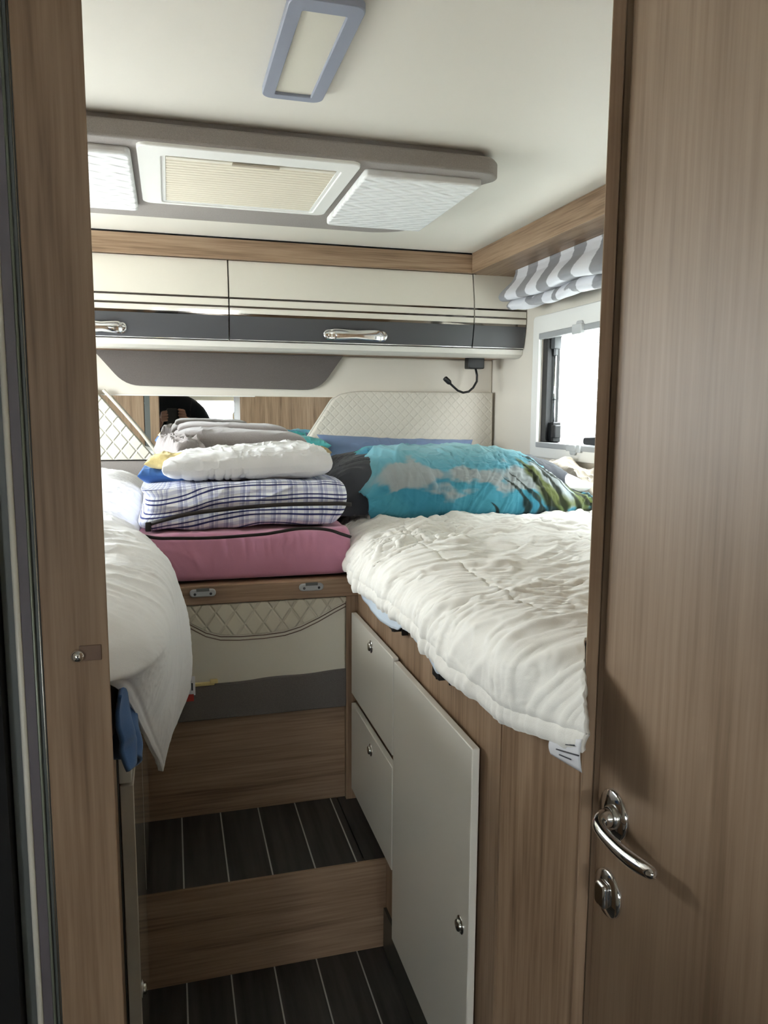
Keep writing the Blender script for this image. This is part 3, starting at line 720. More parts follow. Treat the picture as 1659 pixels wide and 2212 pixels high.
# ---------- right duvet: param a=across (wall->edge->hem), b=along y
nb, na = 640, 460
yv = np.linspace(.672, 2.05, nb)
XR_wall = 1.215
xe = np.interp(yv, [.672, .76, .83, .95, 1.2, 1.5, 1.60, 1.68, 1.9, 2.05], [.388, .376, .360, .350, .346, .347, .357, .378, .392, .40])
zh = np.interp(yv, [.672, .72, .78, .9, 1.07, 1.2, 1.46, 1.55, 1.65, 2.05], [1.098, 1.086, 1.070, 1.078, 1.089, 1.096, 1.084, 1.097, 1.10, 1.10]) + .005 * vnoise(yv * 6, yv * 0, 3) + .003 * vnoise(yv * 17, yv * 0, 9)
ztop = 1.182 + .006 * np.sin(yv * 3)
X = np.zeros((nb, na)); Z = X.copy(); Y = np.repeat(yv[:, None], na, 1)
ctrl_t = np.linspace(0, 1, na)
for i in range(nb):
    e = xe[i]; zt = ztop[i]
    path = [(XR_wall, zt - .012), (1.05, zt), (.75, zt + .004), (e + .20, zt + .002), (e + .11, zt - .002), (e + .060, zt - .012), (e + .026, zt - .030), (e + .008, zt - .056), (e + .004, (zt - .062 + zh[i]) / 2), (e + .006, zh[i])]
    p = np.array(path); d = np.r_[0, np.cumsum(np.hypot(*np.diff(p, axis=0).T))]
    s = d[-1] * (1 - (1 - ctrl_t) ** 1.35)
    X[i] = np.interp(s, d, p[:, 0]); Z[i] = np.interp(s, d, p[:, 1])
def smooth2(A, axis, it):
    for _ in range(it):
        A = A.copy(); sl = [slice(None)] * 2; a_ = [slice(None)] * 2; b_ = [slice(None)] * 2
        sl[axis] = slice(1, -1); a_[axis] = slice(0, -2); b_[axis] = slice(2, None)
        A[tuple(sl)] = .5 * A[tuple(sl)] + .25 * (A[tuple(a_)] + A[tuple(b_)])
    return A
X = smooth2(X, 1, 50); Z = smooth2(Z, 1, 50)
yst = np.clip(X / .5975, .652, .757)
Y = np.where(Y < .95, yst + (Y - .672) / (.95 - .672) * (.95 - yst), Y)
dist = np.concatenate([np.zeros((nb, 1)), np.cumsum(np.hypot(np.diff(X, axis=1), np.diff(Z, axis=1)), 1)], 1)
S = dist[:, -1:] - dist            # distance from hem
H = .009 * fbm(S * 5, Y * 5, 13, 3)
mask = .45 + .55 * sm(-.35, .3, fbm(S * 3.5, Y * 3.5, 77))
# folds crossing the edge (run along S, bend with distance from the hem)
yb = Y + .55 * np.maximum(S - .10, 0) ** 1.3
H += .0125 * crumple(S, yb, .12, 13, 11, 4.0, 1.6) * sm(.42, .16, S)
H += .0105 * crumple(S, yb, .10, 32, 23, 5.0, 2.0) * sm(.50, .16, S) * mask
H += .0028 * crumple(S, yb, .05, 60, 29, 5.0, 1.6) * sm(.5, .05, S) * mask
# long diagonal folds over the top
H += .0125 * crumple(X, Y, .42, 8, 31, 4.0, 1.6) * sm(.14, .34, S)
H += .0095 * crumple(X, Y, .30, 21, 57, 4.5, 2.4) * sm(.12, .3, S)
H += .0062 * crumple(X, Y, .75, 26, 58, 4.0, 2.6) * sm(.12, .3, S) * mask
H += .0016 * crumple(X, Y, .2, 55, 59, 5.0, 1.8) * sm(.10, .3, S)
# ruffles pushed up in front of the pillow
ruf = sm(1.48, 1.74, Y)
H += ruf * .020 * (crumple(X, Y, 1.35, 11, 61, 2.2, 1.2) + .15) * sm(.05, .2, S)
H += sm(1.35, 1.6, Y) * .013 * crumple(X, Y, .1, 17, 91, 3.0, 1.8) * sm(.1, .3, S)
# quilting seams
def seam(dv_, wd): return np.exp(-(dv_ / wd) ** 2)
sA = S - (.175 + .012 * vnoise(Y * 5, Y * 0, 1))
H += -.0030 * seam(sA, .0035)
sB = S - (.52 + .012 * vnoise(Y * 5, Y * 0, 4)); H += -.003 * seam(sB, .0035)
for yc in (1.00, 1.34, 1.66):
    sC = Y - (yc + .02 * vnoise(X * 5, X * 0, int(yc * 10)) + .10 * (X - .4)); H += -.003 * seam(sC, .0035) * sm(.02, .1, S)
H += .0022 * seam(S - .006, .006) - .0022 * seam(S - .020, .004)
H = smooth2(smooth2(H, 0, 1), 1, 1)
n = normals(X, Y, Z)
if n[nb // 2, na // 4, 2] < 0: n = -n
X2 = X + n[..., 0] * H; Y2 = Y + n[..., 1] * H * .6; Z2 = Z + n[..., 2] * H
X2 = np.minimum(X2, 1.222)
t = Thing('duvet', 'rumpled off-white quilted duvet spread over the right bed', 'duvet', (.8, 1.4, 1.17))
dv = t.part('cover', MB().grid(X2, Y2, Z2), M['duvet'], solid=.006)
tg = MB(); tg.box(0, .001, 0, .001, 0, .001)
# care label at the near corner
def lab(u, q):     # u along y (0 near .. 1 far), q up
    yy_ = .655 + .062 * u; return (.3935 - .003 * math.sin(q * 2.6) - .002 * u, yy_, 1.073 - .008 * u + .036 * q * (1.0 - .5 * u))
GX = np.zeros((14, 8)); GY = GX.copy(); GZ = GX.copy()
for i in range(14):
    for j in range(8): GX[i, j], GY[i, j], GZ[i, j] = lab(i / 13, j / 7)
tagp = t.part('care_label', MB().grid(GX, GY, GZ), M['tag'], solid=.0006, label='white care label with small print')
for q, a0, a1 in ((.30, .25, .62), (.52, .0, .70), (.80, .15, .42)):
    ps = [tuple(np.array(lab(a0 + (a1 - a0) * k / 5, q)) + np.array([-.0012, 0, 0])) for k in range(6)]
    t.part('print_line', MB().tube(ps, .0007, 5), M['ink'], parent=tagp)
# pale blue under sheet peeking below the hem
ys = np.linspace(.88, 1.52, 120); nsx = 14
SX = np.zeros((120, nsx)); SY = SX.copy(); SZ = SX.copy()
for i, yy_ in enumerate(ys):
    lo = np.interp(yy_, [.88, .92, .97, 1.0, 1.03, 1.06, 1.12, 1.175, 1.20, 1.24, 1.31, 1.38, 1.46, 1.52], [1.085, 1.077, 1.074, 1.066, 1.070, 1.081, 1.088, 1.086, 1.074, 1.066, 1.060, 1.064, 1.072, 1.085]) - .003
    for j in range(nsx):
        q = j / (nsx - 1); SX[i, j] = .372 - .010 * math.sin(min(1, q * 1.1) * 1.7) + .002 * vnoise(yy_ * 30, q * 2, 3); SY[i, j] = yy_; SZ[i, j] = 1.135 - q * (1.135 - lo)
single('fitted_sheet', 'pale blue sheet peeking out below the right duvet hem', 'sheet', MB().grid(SX, SY, SZ), M['sheet'], solid=.002)

# ---------- left duvet
nb, na = 480, 330
yv = np.linspace(.765, 2.74, nb)
def itp(ps): a = np.array(ps); return np.interp(yv, a[:, 0], a[:, 1])
xe = itp([(.765, -.10), (.82, -.068), (.90, -.022), (.98, -.002), (1.15, .002), (1.4, .004), (1.5, -.002), (1.58, -.022), (1.66, -.052), (2.0, -.062), (2.74, -.075)])
xh = itp([(.765, -.105), (.82, -.085), (.86, -.070), (.93, -.060), (1.0, -.050), (1.15, -.040), (1.25, -.026), (1.30, -.012), (1.38, .026), (1.43, .018), (1.5, .0), (1.58, -.03), (1.66, -.06), (2.74, -.09)])
zh = itp([(.765, 1.20), (.82, 1.165), (.86, 1.138), (.93, 1.095), (1.0, 1.042), (1.06, 1.0), (1.15, .935), (1.21, .885), (1.25, .842), (1.29, .875), (1.34, .915), (1.38, .945), (1.42, .985), (1.5, 1.045), (1.6, 1.10), (1.7, 1.13), (2.74, 1.13)])
zt = itp([(.765, 1.235), (.86, 1.215), (1.1, 1.205), (1.5, 1.215), (2.0, 1.225), (2.5, 1.245), (2.74, 1.225)])
for q_ in range(6):
    for A_ in (xe, xh, zt): A_[1:-1] = .5 * A_[1:-1] + .25 * (A_[:-2] + A_[2:])
X = np.zeros((nb, na)); Z = X.copy(); Y = np.repeat(yv[:, None], na, 1); ct = np.linspace(0, 1, na)
for i in range(nb):
    e = xe[i]; zz = zt[i]
    hx, hz = xh[i], zh[i]; drop = zz - .07 - hz
    bulge = .012 * sm(.0, .15, drop)
    path = [(-.90, zz - .03), (-.75, zz), (-.45, zz + .015), (e - .18, zz + .012), (e - .09, zz + .002), (e - .04, zz - .013), (e - .01, zz - .038), (e, zz - .07), (e * .6 + hx * .4 + bulge, zz - .07 - drop * .4), (e * .25 + hx * .75 + bulge * .8, zz - .07 - drop * .75), (hx, hz)]
    p = np.array(path); d = np.r_[0, np.cumsum(np.hypot(*np.diff(p, axis=0).T) + 1e-6)]; s = d[-1] * (1 - (1 - ct) ** 1.3)
    X[i] = np.interp(s, d, p[:, 0]); Z[i] = np.interp(s, d, p[:, 1])
X = smooth2(X, 1, 40); Z = smooth2(Z, 1, 40)
dist = np.concatenate([np.zeros((nb, 1)), np.cumsum(np.hypot(np.diff(X, axis=1), np.diff(Z, axis=1)), 1)], 1); S = dist[:, -1:] - dist
H = .018 * fbm(X * 5, Y * 4, 101, 3)
mask = .4 + .6 * sm(-.3, .3, fbm(X * 4, Y * 4, 103))
H += .016 * crumple(X, Y, .35, 8, 111, 2.5, 1.3) * sm(.12, .3, S)
H += .0075 * crumple(X, Y, .5, 20, 121, 3.5, 2.0) * sm(.05, .25, S) * mask
H += .0035 * crumple(X, Y, .1, 42, 123, 3.5, 2.2) * sm(.05, .25, S) * mask
H += .010 * crumple(S, Y - .45 * S, .0, 9, 131, 3.5, 1.2) * sm(.40, .15, S) * sm(.0, .08, S)
H += .004 * crumple(S, Y - .3 * S, .15, 24, 133, 3.5, 2.0) * sm(.40, .1, S) * sm(.0, .06, S) * mask
H += .002 * crumple(S, Y, .3, 60, 135, 3.0, 2.0) * mask
H += .0018 * seam(S - .012, .004) * -1
n = normals(X, Y, Z)
if n[nb // 2, na // 4, 2] < 0: n = -n
# pull the tip into a point
X2 = X + n[..., 0] * H * .7; Y2 = Y + n[..., 1] * H * .4; Z2 = Z + n[..., 2] * H
t = Thing('duvet', 'bright white duvet on the left bed with a pointed corner hanging into the aisle', 'duvet', (-.4, 1.7, 1.2))
t.part('cover', MB().grid(X2, Y2, Z2), M['duvet_w'], solid=.008)
tg = MB(); tg.box(.014, .0305, 1.3725, 1.3738, .925, .960)
cl = t.part('care_label', tg, M['tag'])
t.part('red_tip', MB().box(.012, .0275, 1.3720, 1.3742, .914, .927), M['red'], parent=cl, label='red end of the care label')
t.part('grey_mark', MB().box(.0235, .0265, 1.3719, 1.3741, .934, .948), M['ink'], parent=cl)
# blue fabric hanging under the left duvet
ys = np.linspace(.87, 1.13, 60); nq = 40
BX = np.zeros((60, nq)); BY = BX.copy(); BZ = BX.copy()
for i, yy_ in enumerate(ys):
    low = np.interp(yy_, [.9, .98, 1.02, 1.05, 1.09, 1.13], [1.03, 1.00, .965, .985, 1.01, 1.04])
    for j in range(nq):
        q = j / (nq - 1); BZ[i, j] = 1.12 + (low - 1.12) * q; BX[i, j] = -.060 + .015 * math.sin((yy_ - .9) * 60 + q * 2.2) * q + .006 * vnoise(yy_ * 26, q * 5, 4) * (q + .2); BY[i, j] = yy_ + .006 * vnoise(yy_ * 10, q * 4, 8)
single('blue_blanket', 'blue fabric bunched below the left white duvet beside the door post', 'blanket', MB().grid(BX, BY, BZ), M['denim'], solid=.004)

# ---------- box cushions (pink, plaid)
def box_cushion(x0, x1, y0, y1, z0, z1, r, nz_amp, seed, nu=260, nv=60, sag=0.0, front_w=None):
    """closed rounded cushion: u runs round the section in the x-y plane, v bottom->top incl. caps"""
    cx_, cy_ = (x0 + x1) / 2, (y0 + y1) / 2; hx, hy = (x1 - x0) / 2, (y1 - y0) / 2
    th = np.linspace(0, 2 * np.pi, nu, endpoint=False)
    # superellipse outline, arc-length distributed
    k = 22.0; c, s_ = np.cos(th), np.sin(th); rr = (np.abs(c) ** k + np.abs(s_) ** k) ** (-1 / k); ox, oy = c * rr, s_ * rr
    v = np.linspace(0, 1, nv); cap = 14
    prof = []
    for i in range(cap): prof.append((i / cap * (1 - r / hx * .0), 0.0))
    nside = nv
    for q in np.linspace(0, 1, nside):
        a = q
        # radial scale (inset), height
        if a < .2: t_ = a / .2 * math.pi / 2; prof.append(('r', r * (1 - math.sin(t_)), r * (1 - math.cos(t_))))
        elif a > .8: t_ = (a - .8) / .2 * math.pi / 2; prof.append(('r', r * (1 - math.cos(t_)), (z1 - z0) - r * (1 - math.sin(t_))))
        else: prof.append(('r', 0, r + (a - .2) / .6 * (z1 - z0 - 2 * r)))
    for i in range(cap): prof.append(((cap - 1 - i) / cap, z1 - z0))
    n_ = len(prof); X = np.zeros((nu, n_)); Y = X.copy(); Z = X.copy()
    for j, pr in enumerate(prof):
        if pr[0] == 'r': X[:, j] = cx_ + ox * (hx - pr[1]); Y[:, j] = cy_ + oy * (hy - pr[1]); Z[:, j] = z0 + pr[2]
        else: sc_ = pr[0] * (1 - r / min(hx, hy)); X[:, j] = cx_ + ox * (hx - r) * pr[0]; Y[:, j] = cy_ + oy * (hy - r) * pr[0]; Z[:, j] = z0 + pr[1]
    return X, Y, Z
# pink cushion
X, Y, Z = box_cushion(-.062, .384, 1.622, 2.36, 1.079, 1.178, .014, 0, 1, nu=520, nv=60)
tt_ = (Z - 1.079) / .099
lean = .02 * sm(0, 1, tt_)
fm = sm(1.72, 1.63, Y)
H = .004 * fbm(X * 9, Z * 5 + Y * 7, 3, 3) * sm(.02, .15, tt_) + fm * .006 * crumple(Z, X + .25 * Z, .1, 16, 5, 4, 2.0) * sm(.05, .6, tt_)
H += fm * .0045 * (ridge(X * 30 + .8 * fbm(X * 9, Z * 12, 2), Z * 7, 15, 2) - .5) * sm(.15, .8, tt_)
H += fm * .006 * (ridge((X + (Z - 1.1) * .9) * 20, Z * 4, 19, 2) - .5) * sm(.30, .36, X)
Y2 = Y - H - fm * .008 * np.sin(np.pi * np.clip(tt_, 0, 1))
Z2 = Z + sm(.9, 1.0, tt_) * (.004 * fbm(X * 18, Y * 14, 7, 2) + .004 * ridge(X * 28 + Y * 12, Y * 20, 9, 2))
X2 = X - .045 * tt_ * sm(.12, -.05, X) + .045 * (1 - tt_) * sm(.1, -.06, X)
t = Thing('mattress_cushion', 'pink covered box cushion lying on the oak rail, lowest in the stack', 'cushion', (.16, 1.9, 1.078))
t.part('cover', MB().grid(X2, Y2, Z2, wrapu=True), M['pink'])
zp = [(-.106, 1.660, 1.180), (-.088, 1.640, 1.186), (-.06, 1.625, 1.181), (-.03, 1.616, 1.176), (.0, 1.611, 1.1755), (.05, 1.609, 1.174), (.10, 1.609, 1.174), (.15, 1.608, 1.176), (.19, 1.608, 1.178), (.22, 1.610, 1.1815), (.26, 1.612, 1.186), (.30, 1.612, 1.185), (.33, 1.611, 1.180), (.352, 1.610, 1.172), (.376, 1.614, 1.163)]
def ribbon(path, wdt, mb=None, up=(0, -.35, 1), thick=.0022):
    """flat tape following a path"""
    P = []; path = [Vector(p) for p in path]
    for i in range(len(path) - 1):
        p0 = path[max(i - 1, 0)]; p1 = path[i]; p2 = path[i + 1]; p3 = path[min(i + 2, len(path) - 1)]
        for k in range(6):
            q = k / 6; P.append(.5 * ((2 * p1) + (p2 - p0) * q + (2 * p0 - 5 * p1 + 4 * p2 - p3) * q * q + (3 * p1 - p0 - 3 * p2 + p3) * q ** 3))
    P.append(path[-1]); up = Vector(up).normalized(); vs = []; f = []
    for i, p in enumerate(P):
        d = (P[min(i + 1, len(P) - 1)] - P[max(i - 1, 0)]).normalized(); sd = (up - d * up.dot(d)).normalized(); nn = d.cross(sd)
        for a, b_ in ((-1, -1), (1, -1), (1, 1), (-1, 1)): vs.append(p + sd * a * wdt / 2 + nn * b_ * thick / 2)
    for i in range(len(P) - 1):
        for k in range(4): k2 = (k + 1) % 4; f.append((i * 4 + k, i * 4 + k2, i * 4 + 4 + k2, i * 4 + 4 + k))
    f += [(3, 2, 1, 0), tuple(len(P) * 4 - 4 + k for k in range(4))]
    mb = mb or MB(); mb.raw(vs, f, True); return mb
t.part('zip', ribbon(zp, .0065), M['zip'], label='black zip along the top front edge')

# plaid cushion
X, Y, Z = box_cushion(-.068, .384, 1.655, 2.34, 1.186, 1.282, .020, 0, 1, nu=560, nv=80)
tt_ = (Z - 1.186) / .096; fm = sm(1.80, 1.68, Y)
zipz = 1.218 + .016 * sm(-.05, .16, X)
H = .007 * fbm(X * 8, Z * 14, 21, 3) + .006 * crumple(X, Z * 1.6, .25, 22, 26, 4, 1.6) + .005 * (ridge(X * 9 + Z * 22, Z * 40 + X * 3, 25, 2) - .5)
H -= .016 * np.exp(-((Z - zipz) / .010) ** 2) * .6
Y2 = Y - H * fm + fm * .020 * sm(.45, 1.0, tt_) ; Z2 = Z + sm(.85, 1, tt_) * (.006 * fbm(X * 9, Y * 9, 29, 3) - .012 * sm(.1, -.1, X)) + fm * sm(.2, 0, tt_) * .006 * fbm(X * 10, X * 0, 4, 2)
X2 = X + .022 * (tt_ - .4) * sm(.06, -.06, X) + .012 * vnoise(Z * 40, Y * 3, 5) * sm(0.0, -.06, X) - .02 * sm(.5, 0, tt_) * sm(.3, .38, X)
uvU = X + .18 * Z * sm(.0, -.07, X) + .01 * fbm(X * 6, Z * 6, 8, 2) + (Y - 1.66) * sm(.0, -.068, X)
uvV = Z * 1.0 + (Y - 1.66) * sm(.8, 1.0, tt_) + .012 * fbm(X * 5, Z * 8, 9, 2) + .02 * sm(.1, -.07, X)
t = Thing('plaid_cushion', 'white and navy plaid box cushion with black zip, stacked on the pink one', 'cushion', (.16, 1.9, 1.185))
t.part('cover', MB().grid(X2, Y2, Z2, wrapu=True), M['plaid'], uv=np.stack([uvU.ravel(), uvV.ravel()], 1))
zp = [(-.052, 1.668, 1.196), (-.038, 1.655, 1.203), (-.01, 1.646, 1.211), (.03, 1.645, 1.220), (.08, 1.644, 1.226), (.13, 1.645, 1.230), (.18, 1.645, 1.233), (.23, 1.645, 1.235), (.28, 1.646, 1.235), (.33, 1.648, 1.234), (.362, 1.652, 1.233), (.388, 1.664, 1.229)]
z_ = t.part('zip', ribbon(zp, .0085, up=(0, .1, 1), thick=.004), M['zip'], label='black zip across the front')
t.part('zip_pull', MB().box(-.056, -.044, 1.655, 1.662, 1.184, 1.204), M['black'], parent=z_, bevel=.002)

# ---------- pillows
def pillow(cx_, cy_, cz, lx, ly, h, rot=0, tilt=(0, 0), seed=0, n=150, amp=.006, fold=12, corner=.12, flat=.0, power=.55, ex=4):
    """u,v in [-1,1]; closed top+bottom surface"""
    u, v = np.meshgrid(np.linspace(-1, 1, n), np.linspace(-1, 1, n), indexing='ij')
    pin = 1 - corner * (1 - u ** 2) * np.abs(v) ** 3; pin2 = 1 - corner * (1 - v ** 2) * np.abs(u) ** 3
    px = u * pin2 * lx / 2; py = v * pin * ly / 2
    prof = (np.clip((1 - np.abs(u) ** ex), 0, 1) * np.clip((1 - np.abs(v) ** ex), 0, 1)) ** power
    nzv = amp * fbm(px * fold, py * fold, seed, 3) + amp * 1.1 * (ridge(px * fold * 1.6 + fbm(px * 8, py * 8, seed + 3), py * fold * .8, seed + 5, 2) - .5)
    top = h * (1 - flat) * prof + nzv * prof ** .5; bot = -h * flat * prof - .3 * nzv * prof ** .5
    c, s_ = math.cos(rot), math.sin(rot); out = []
    for zz in (top, bot):
        x = px; y = py * math.cos(tilt[0]) - zz * math.sin(tilt[0]); z = py * math.sin(tilt[0]) + zz * math.cos(tilt[0])
        x, z = x * math.cos(tilt[1]) + z * math.sin(tilt[1]), -x * math.sin(tilt[1]) + z * math.cos(tilt[1])
        out.append((cx_ + x * c - y * s_, cy_ + x * s_ + y * c, cz + z))
    mb = MB(); mb.grid(*out[0]); a = len(mb.v)
    mb.grid(*[o_[:, ::-1] for o_ in out[1]])
    return mb, (u, v)
# charcoal ruched pillow below the turquoise one
mb, _ = pillow(.730, 2.06, 1.180, .71, .44, .150, seed=5, amp=.004, fold=9, flat=.02, power=.34, corner=.02, ex=5, n=200)
A_ = np.array(mb.v); q_ = crumple(A_[:, 0], A_[:, 1] * .6 + A_[:, 2] * 1.2, .25, 34, 66, 4, 1.4); r_ = crumple(A_[:, 0], A_[:, 1], 1.2, 30, 67, 3, 1.5); A_[:, 0] -= .0035 * q_; A_[:, 2] += .006 * r_; mb.v = [tuple(p) for p in A_]
single('pillow', 'charcoal grey ruched pillow mostly hidden under the turquoise printed pillow', 'pillow', mb, M['charcoal'])
# turquoise printed pillow: leaning forward, front drops to the duvet
n = 300
u, v = np.meshgrid(np.linspace(-1, 1, n), np.linspace(0, 1, n), indexing='ij')   # u left-right, v: front bottom -> over the top -> back
xl = np.interp(v, [0, .12, .3, .5, .7, .85, 1], [.475, .462, .462, .448, .436, .432, .440]); xr = np.interp(v, [0, .1, .3, .5, .7, 1], [1.168, 1.150, 1.115, 1.075, 1.04, 1.01])
x = xl + (xr - xl) * (u + 1) / 2
yf = np.interp(v, [0, .05, .2, .4, .6, .75, .88, 1], [1.83, 1.795, 1.79, 1.815, 1.90, 2.0, 2.10, 2.16]); zf = np.interp(v, [0, .05, .2, .4, .6, .75, .88, 1], [1.166, 1.176, 1.225, 1.290, 1.340, 1.352, 1.338, 1.315])
yf = smooth2(yf, 1, 250); zf = smooth2(zf, 1, 250)
edge = sm(-1, -.72, u) * sm(1, .45, u)
zb = 1.176
z = zb + (zf - zb) * (.60 + .40 * edge ** .8); z = z - .022 * sm(.0, 1, u) * (1 - 0) * sm(.2, .8, v) ; y = yf + .02 * (1 - edge) + .02 * u
z = z - .035 * sm(.45, 1, u) * sm(.1, .6, v) - .055 * sm(-.66, -1, u) * sm(.25, .6, v) * sm(1.1, .6, v) * .5
H = .005 * fbm(x * 8, v * 4, 201, 3) + .0085 * crumple(x * 1.0, v * .3, 1.25, 15, 203, 4, 1.8) * sm(0, .1, v) + .005 * crumple(x, v * .3, 1.5, 34, 205, 4, 2.0) * sm(0, .1, v)
rx = x - (.60 + .1 * v)
H += .0055 * (ridge(x * 16 + 3 * v + 1.2 * fbm(x * 6, v * 3, 6), v * 2.5, 211, 2) - .5) * sm(.05, .3, v)
glz = np.exp(-((x - .76) / .16) ** 2) * np.exp(-((v - .50) / .22) ** 2)
H += glz * .008 * (ridge(x * 22 + 2 * fbm(x * 9, v * 5, 9), v * 14 + x * 4, 221, 2) - .5)
H += .011 * (ridge((x + .20 * v) * 24, v * 1.2, 231, 2) - .5) * sm(.55, .95, u)
H += -.020 * np.exp(-((v - (.74 - .16 * sm(-1, -.2, u) * 0 + .12 * sm(-1, .0, u))) / .03) ** 2) * sm(.15, -.7, u)
nn = normals(x, y, z)
if nn[n // 2, n // 2, 2] < 0: nn = -nn
x2 = x + nn[..., 0] * H; y2 = y + nn[..., 1] * H; z2 = z + nn[..., 2] * H
# print colours and a painted highlight
base = np.array(lin((74, 154, 176)))[:3]; deep = np.array(lin((40, 122, 156)))[:3]; pale = np.array(lin((172, 174, 172)))[:3]; highlight_c = np.array(lin((150, 200, 208)))[:3]
green = np.array(lin((98, 108, 48)))[:3]; dark = np.array(lin((34, 40, 26)))[:3]; teal = np.array(lin((40, 168, 170)))[:3]
Cc = np.ones((n, n, 3)) * base
def blend(C, col, mk): return C * (1 - mk[..., None]) + col * mk[..., None]
Cc = blend(Cc, deep, .5 * sm(-.1, .5, fbm(x * 5, v * 3, 301)))
Cc = blend(Cc, highlight_c, .85 * sm(.45, .72, v) * sm(-.9, -.2, u))  # highlight on the upper part painted into the cloth colour
Cc = blend(Cc, highlight_c, .45 * sm(.3, .6, v))
cl_ = sm(.0, .25, fbm(x * 9, v * 6, 318) + .22 + .25 * sm(-.6, .2, u) - 3.4 * np.abs(v - (.36 - .02 * u)) * .9) * sm(1.0, .6, u)
Cc = blend(Cc, pale, .85 * cl_ * sm(-.98, -.8, u))
Cc = blend(Cc, deep, .8 * sm(.12, .0, np.abs(v - .78)) * sm(0.2, -.6, u))
Cc = blend(Cc, teal, .9 * sm(.80, .86, v) * sm(.3, -.2, u))
# palm fronds
for k, (xb, xt, vt, wd, col) in enumerate(((.885, .815, .36, .010, dark), (.925, .845, .40, .010, dark), (1.0, .87, .52, .030, green), (.985, .862, .50, .016, dark), (1.03, .89, .50, .012, dark), (1.085, .93, .62, .030, green), (1.06, .90, .56, .014, dark), (1.10, .935, .64, .014, dark), (1.135, .97, .60, .026, green), (1.125, .955, .58, .012, dark), (1.155, 1.0, .52, .010, dark), (.805, .78, .16, .007, dark))):
    c_ = xb + (xt - xb) * v / vt + .012 * np.sin(v * 9 + k) + .02 * np.sin(np.clip(v / vt, 0, 1) * 3.1)
    wv = wd * 1.35 * (1.2 - v / vt) * (.8 + .5 * vnoise(v * 16, v * 0, k))
    mk = sm(1.25, .55, np.abs(x - c_) / np.maximum(wv, 1e-4)) * sm(vt, vt * .9, v)
    Cc = blend(Cc, col, .92 * mk)
cols = np.concatenate([Cc.reshape(-1, 3), np.ones((n * n, 1))], 1)
mb = MB(); mb.grid(x2, y2, z2)
# underside closing sheet
ub, vb = np.meshgrid(np.linspace(-1, 1, 40), np.linspace(0, 1, 20), indexing='ij')
xb_ = .475 + (ub + 1) / 2 * .66; bb = MB()
pil = Thing('pillow', 'large turquoise pillow printed with clouds and palm fronds on the right bed', 'pillow', (.78, 1.95, 1.17))
pil.part('pillowcase', mb, M['print'], colors=cols, solid=.004)
mb, _ = pillow(.80, 1.99, 1.235, .60, .30, .09, seed=15, amp=.004, flat=.4, power=.4)
pil.part('filling', mb, M['whitepillow'])
# faded blue pillow standing against the headboard
mb, _ = pillow(.80, 2.62, 1.235, .60, .28, .07, tilt=(.9, 0.035), seed=33, amp=.006, flat=.3)
single('pillow', 'faded blue pillow leaning against the right headboard', 'pillow', mb, M['bluegreyfab'])
# grey sheet heap by the wall behind turquoise pillow
mb, _ = pillow(.98, 2.36, 1.22, .34, .40, .085, seed=44, amp=.015, fold=14, flat=.2)
single('grey_sheet', 'grey crumpled sheet behind the turquoise pillow by the window wall', 'sheet', mb, M['charcoal'])
mb, _ = pillow(1.166, 1.97, 1.175, .100, .56, .115, seed=47, amp=.018, fold=18, flat=.25, tilt=(.25, 0))
single('beige_sheet', 'beige sheet crumpled between turquoise pillow and window wall', 'sheet', mb, M['beigesheet'])

# white pillow on top of the plaid cushion
n = 220
u, v = np.meshgrid(np.linspace(-1, 1, n), np.linspace(-1, 1, n), indexing='ij')
mb, (uu, vv) = pillow(.168, 1.845, 1.312, .376, .27, .070, rot=.0, seed=61, amp=.0045, fold=17, flat=.42, power=.30, n=240, corner=.02, tilt=(.0, -.035), ex=7)
A_ = np.array(mb.v); A_[:, 2] = 1.312 + (A_[:, 2] - 1.312) * (1 + .20 * (A_[:, 0] - .168) / .19); mb.v = [tuple(p) for p in A_]
A_ = np.array(mb.v); A_[:, 2] += .006 * crumple(A_[:, 0], A_[:, 1] + 2.2 * A_[:, 2], 1.45, 20, 65, 3.5, 1.8); mb.v = [tuple(p) for p in A_]
single('pillow', 'plump small white pillow lying on the plaid cushion', 'pillow', mb, M['whitepillow'])
# grey fleece blanket bundle
mb, _ = pillow(.180, 2.20, 1.330, .355, .38, .100, seed=71, amp=.005, fold=9, flat=.42, power=.26, n=180, corner=.01, tilt=(0, .03), ex=6)
t = Thing('fleece_blanket', 'folded grey fleece blanket heaped behind the white pillow', 'blanket', (.17, 2.2, 1.285))
t.part('fold', mb, M['greyfleece'])
mb, _ = pillow(.17, 2.26, 1.378, .30, .26, .035, seed=72, amp=.003, fold=9, flat=.3, power=.3, n=120, corner=.01, tilt=(0, .03), ex=6)
t.part('fold', mb, M['greyfleece'])
mb, _ = pillow(.022, 2.02, 1.335, .075, .24, .07, seed=75, amp=.012, fold=34, flat=.5, power=.4, n=110, rot=.25, ex=5)
t.part('edge', mb, M['greyfleece'])
mb, _ = pillow(.19, 2.20, 1.265, .38, .34, .06, seed=79, amp=.004, flat=.5, power=.3, n=80)
single('bedding_bundle', 'dark bundled bedding underneath the grey fleece blanket', 'bedding', mb, M['charcoal'])
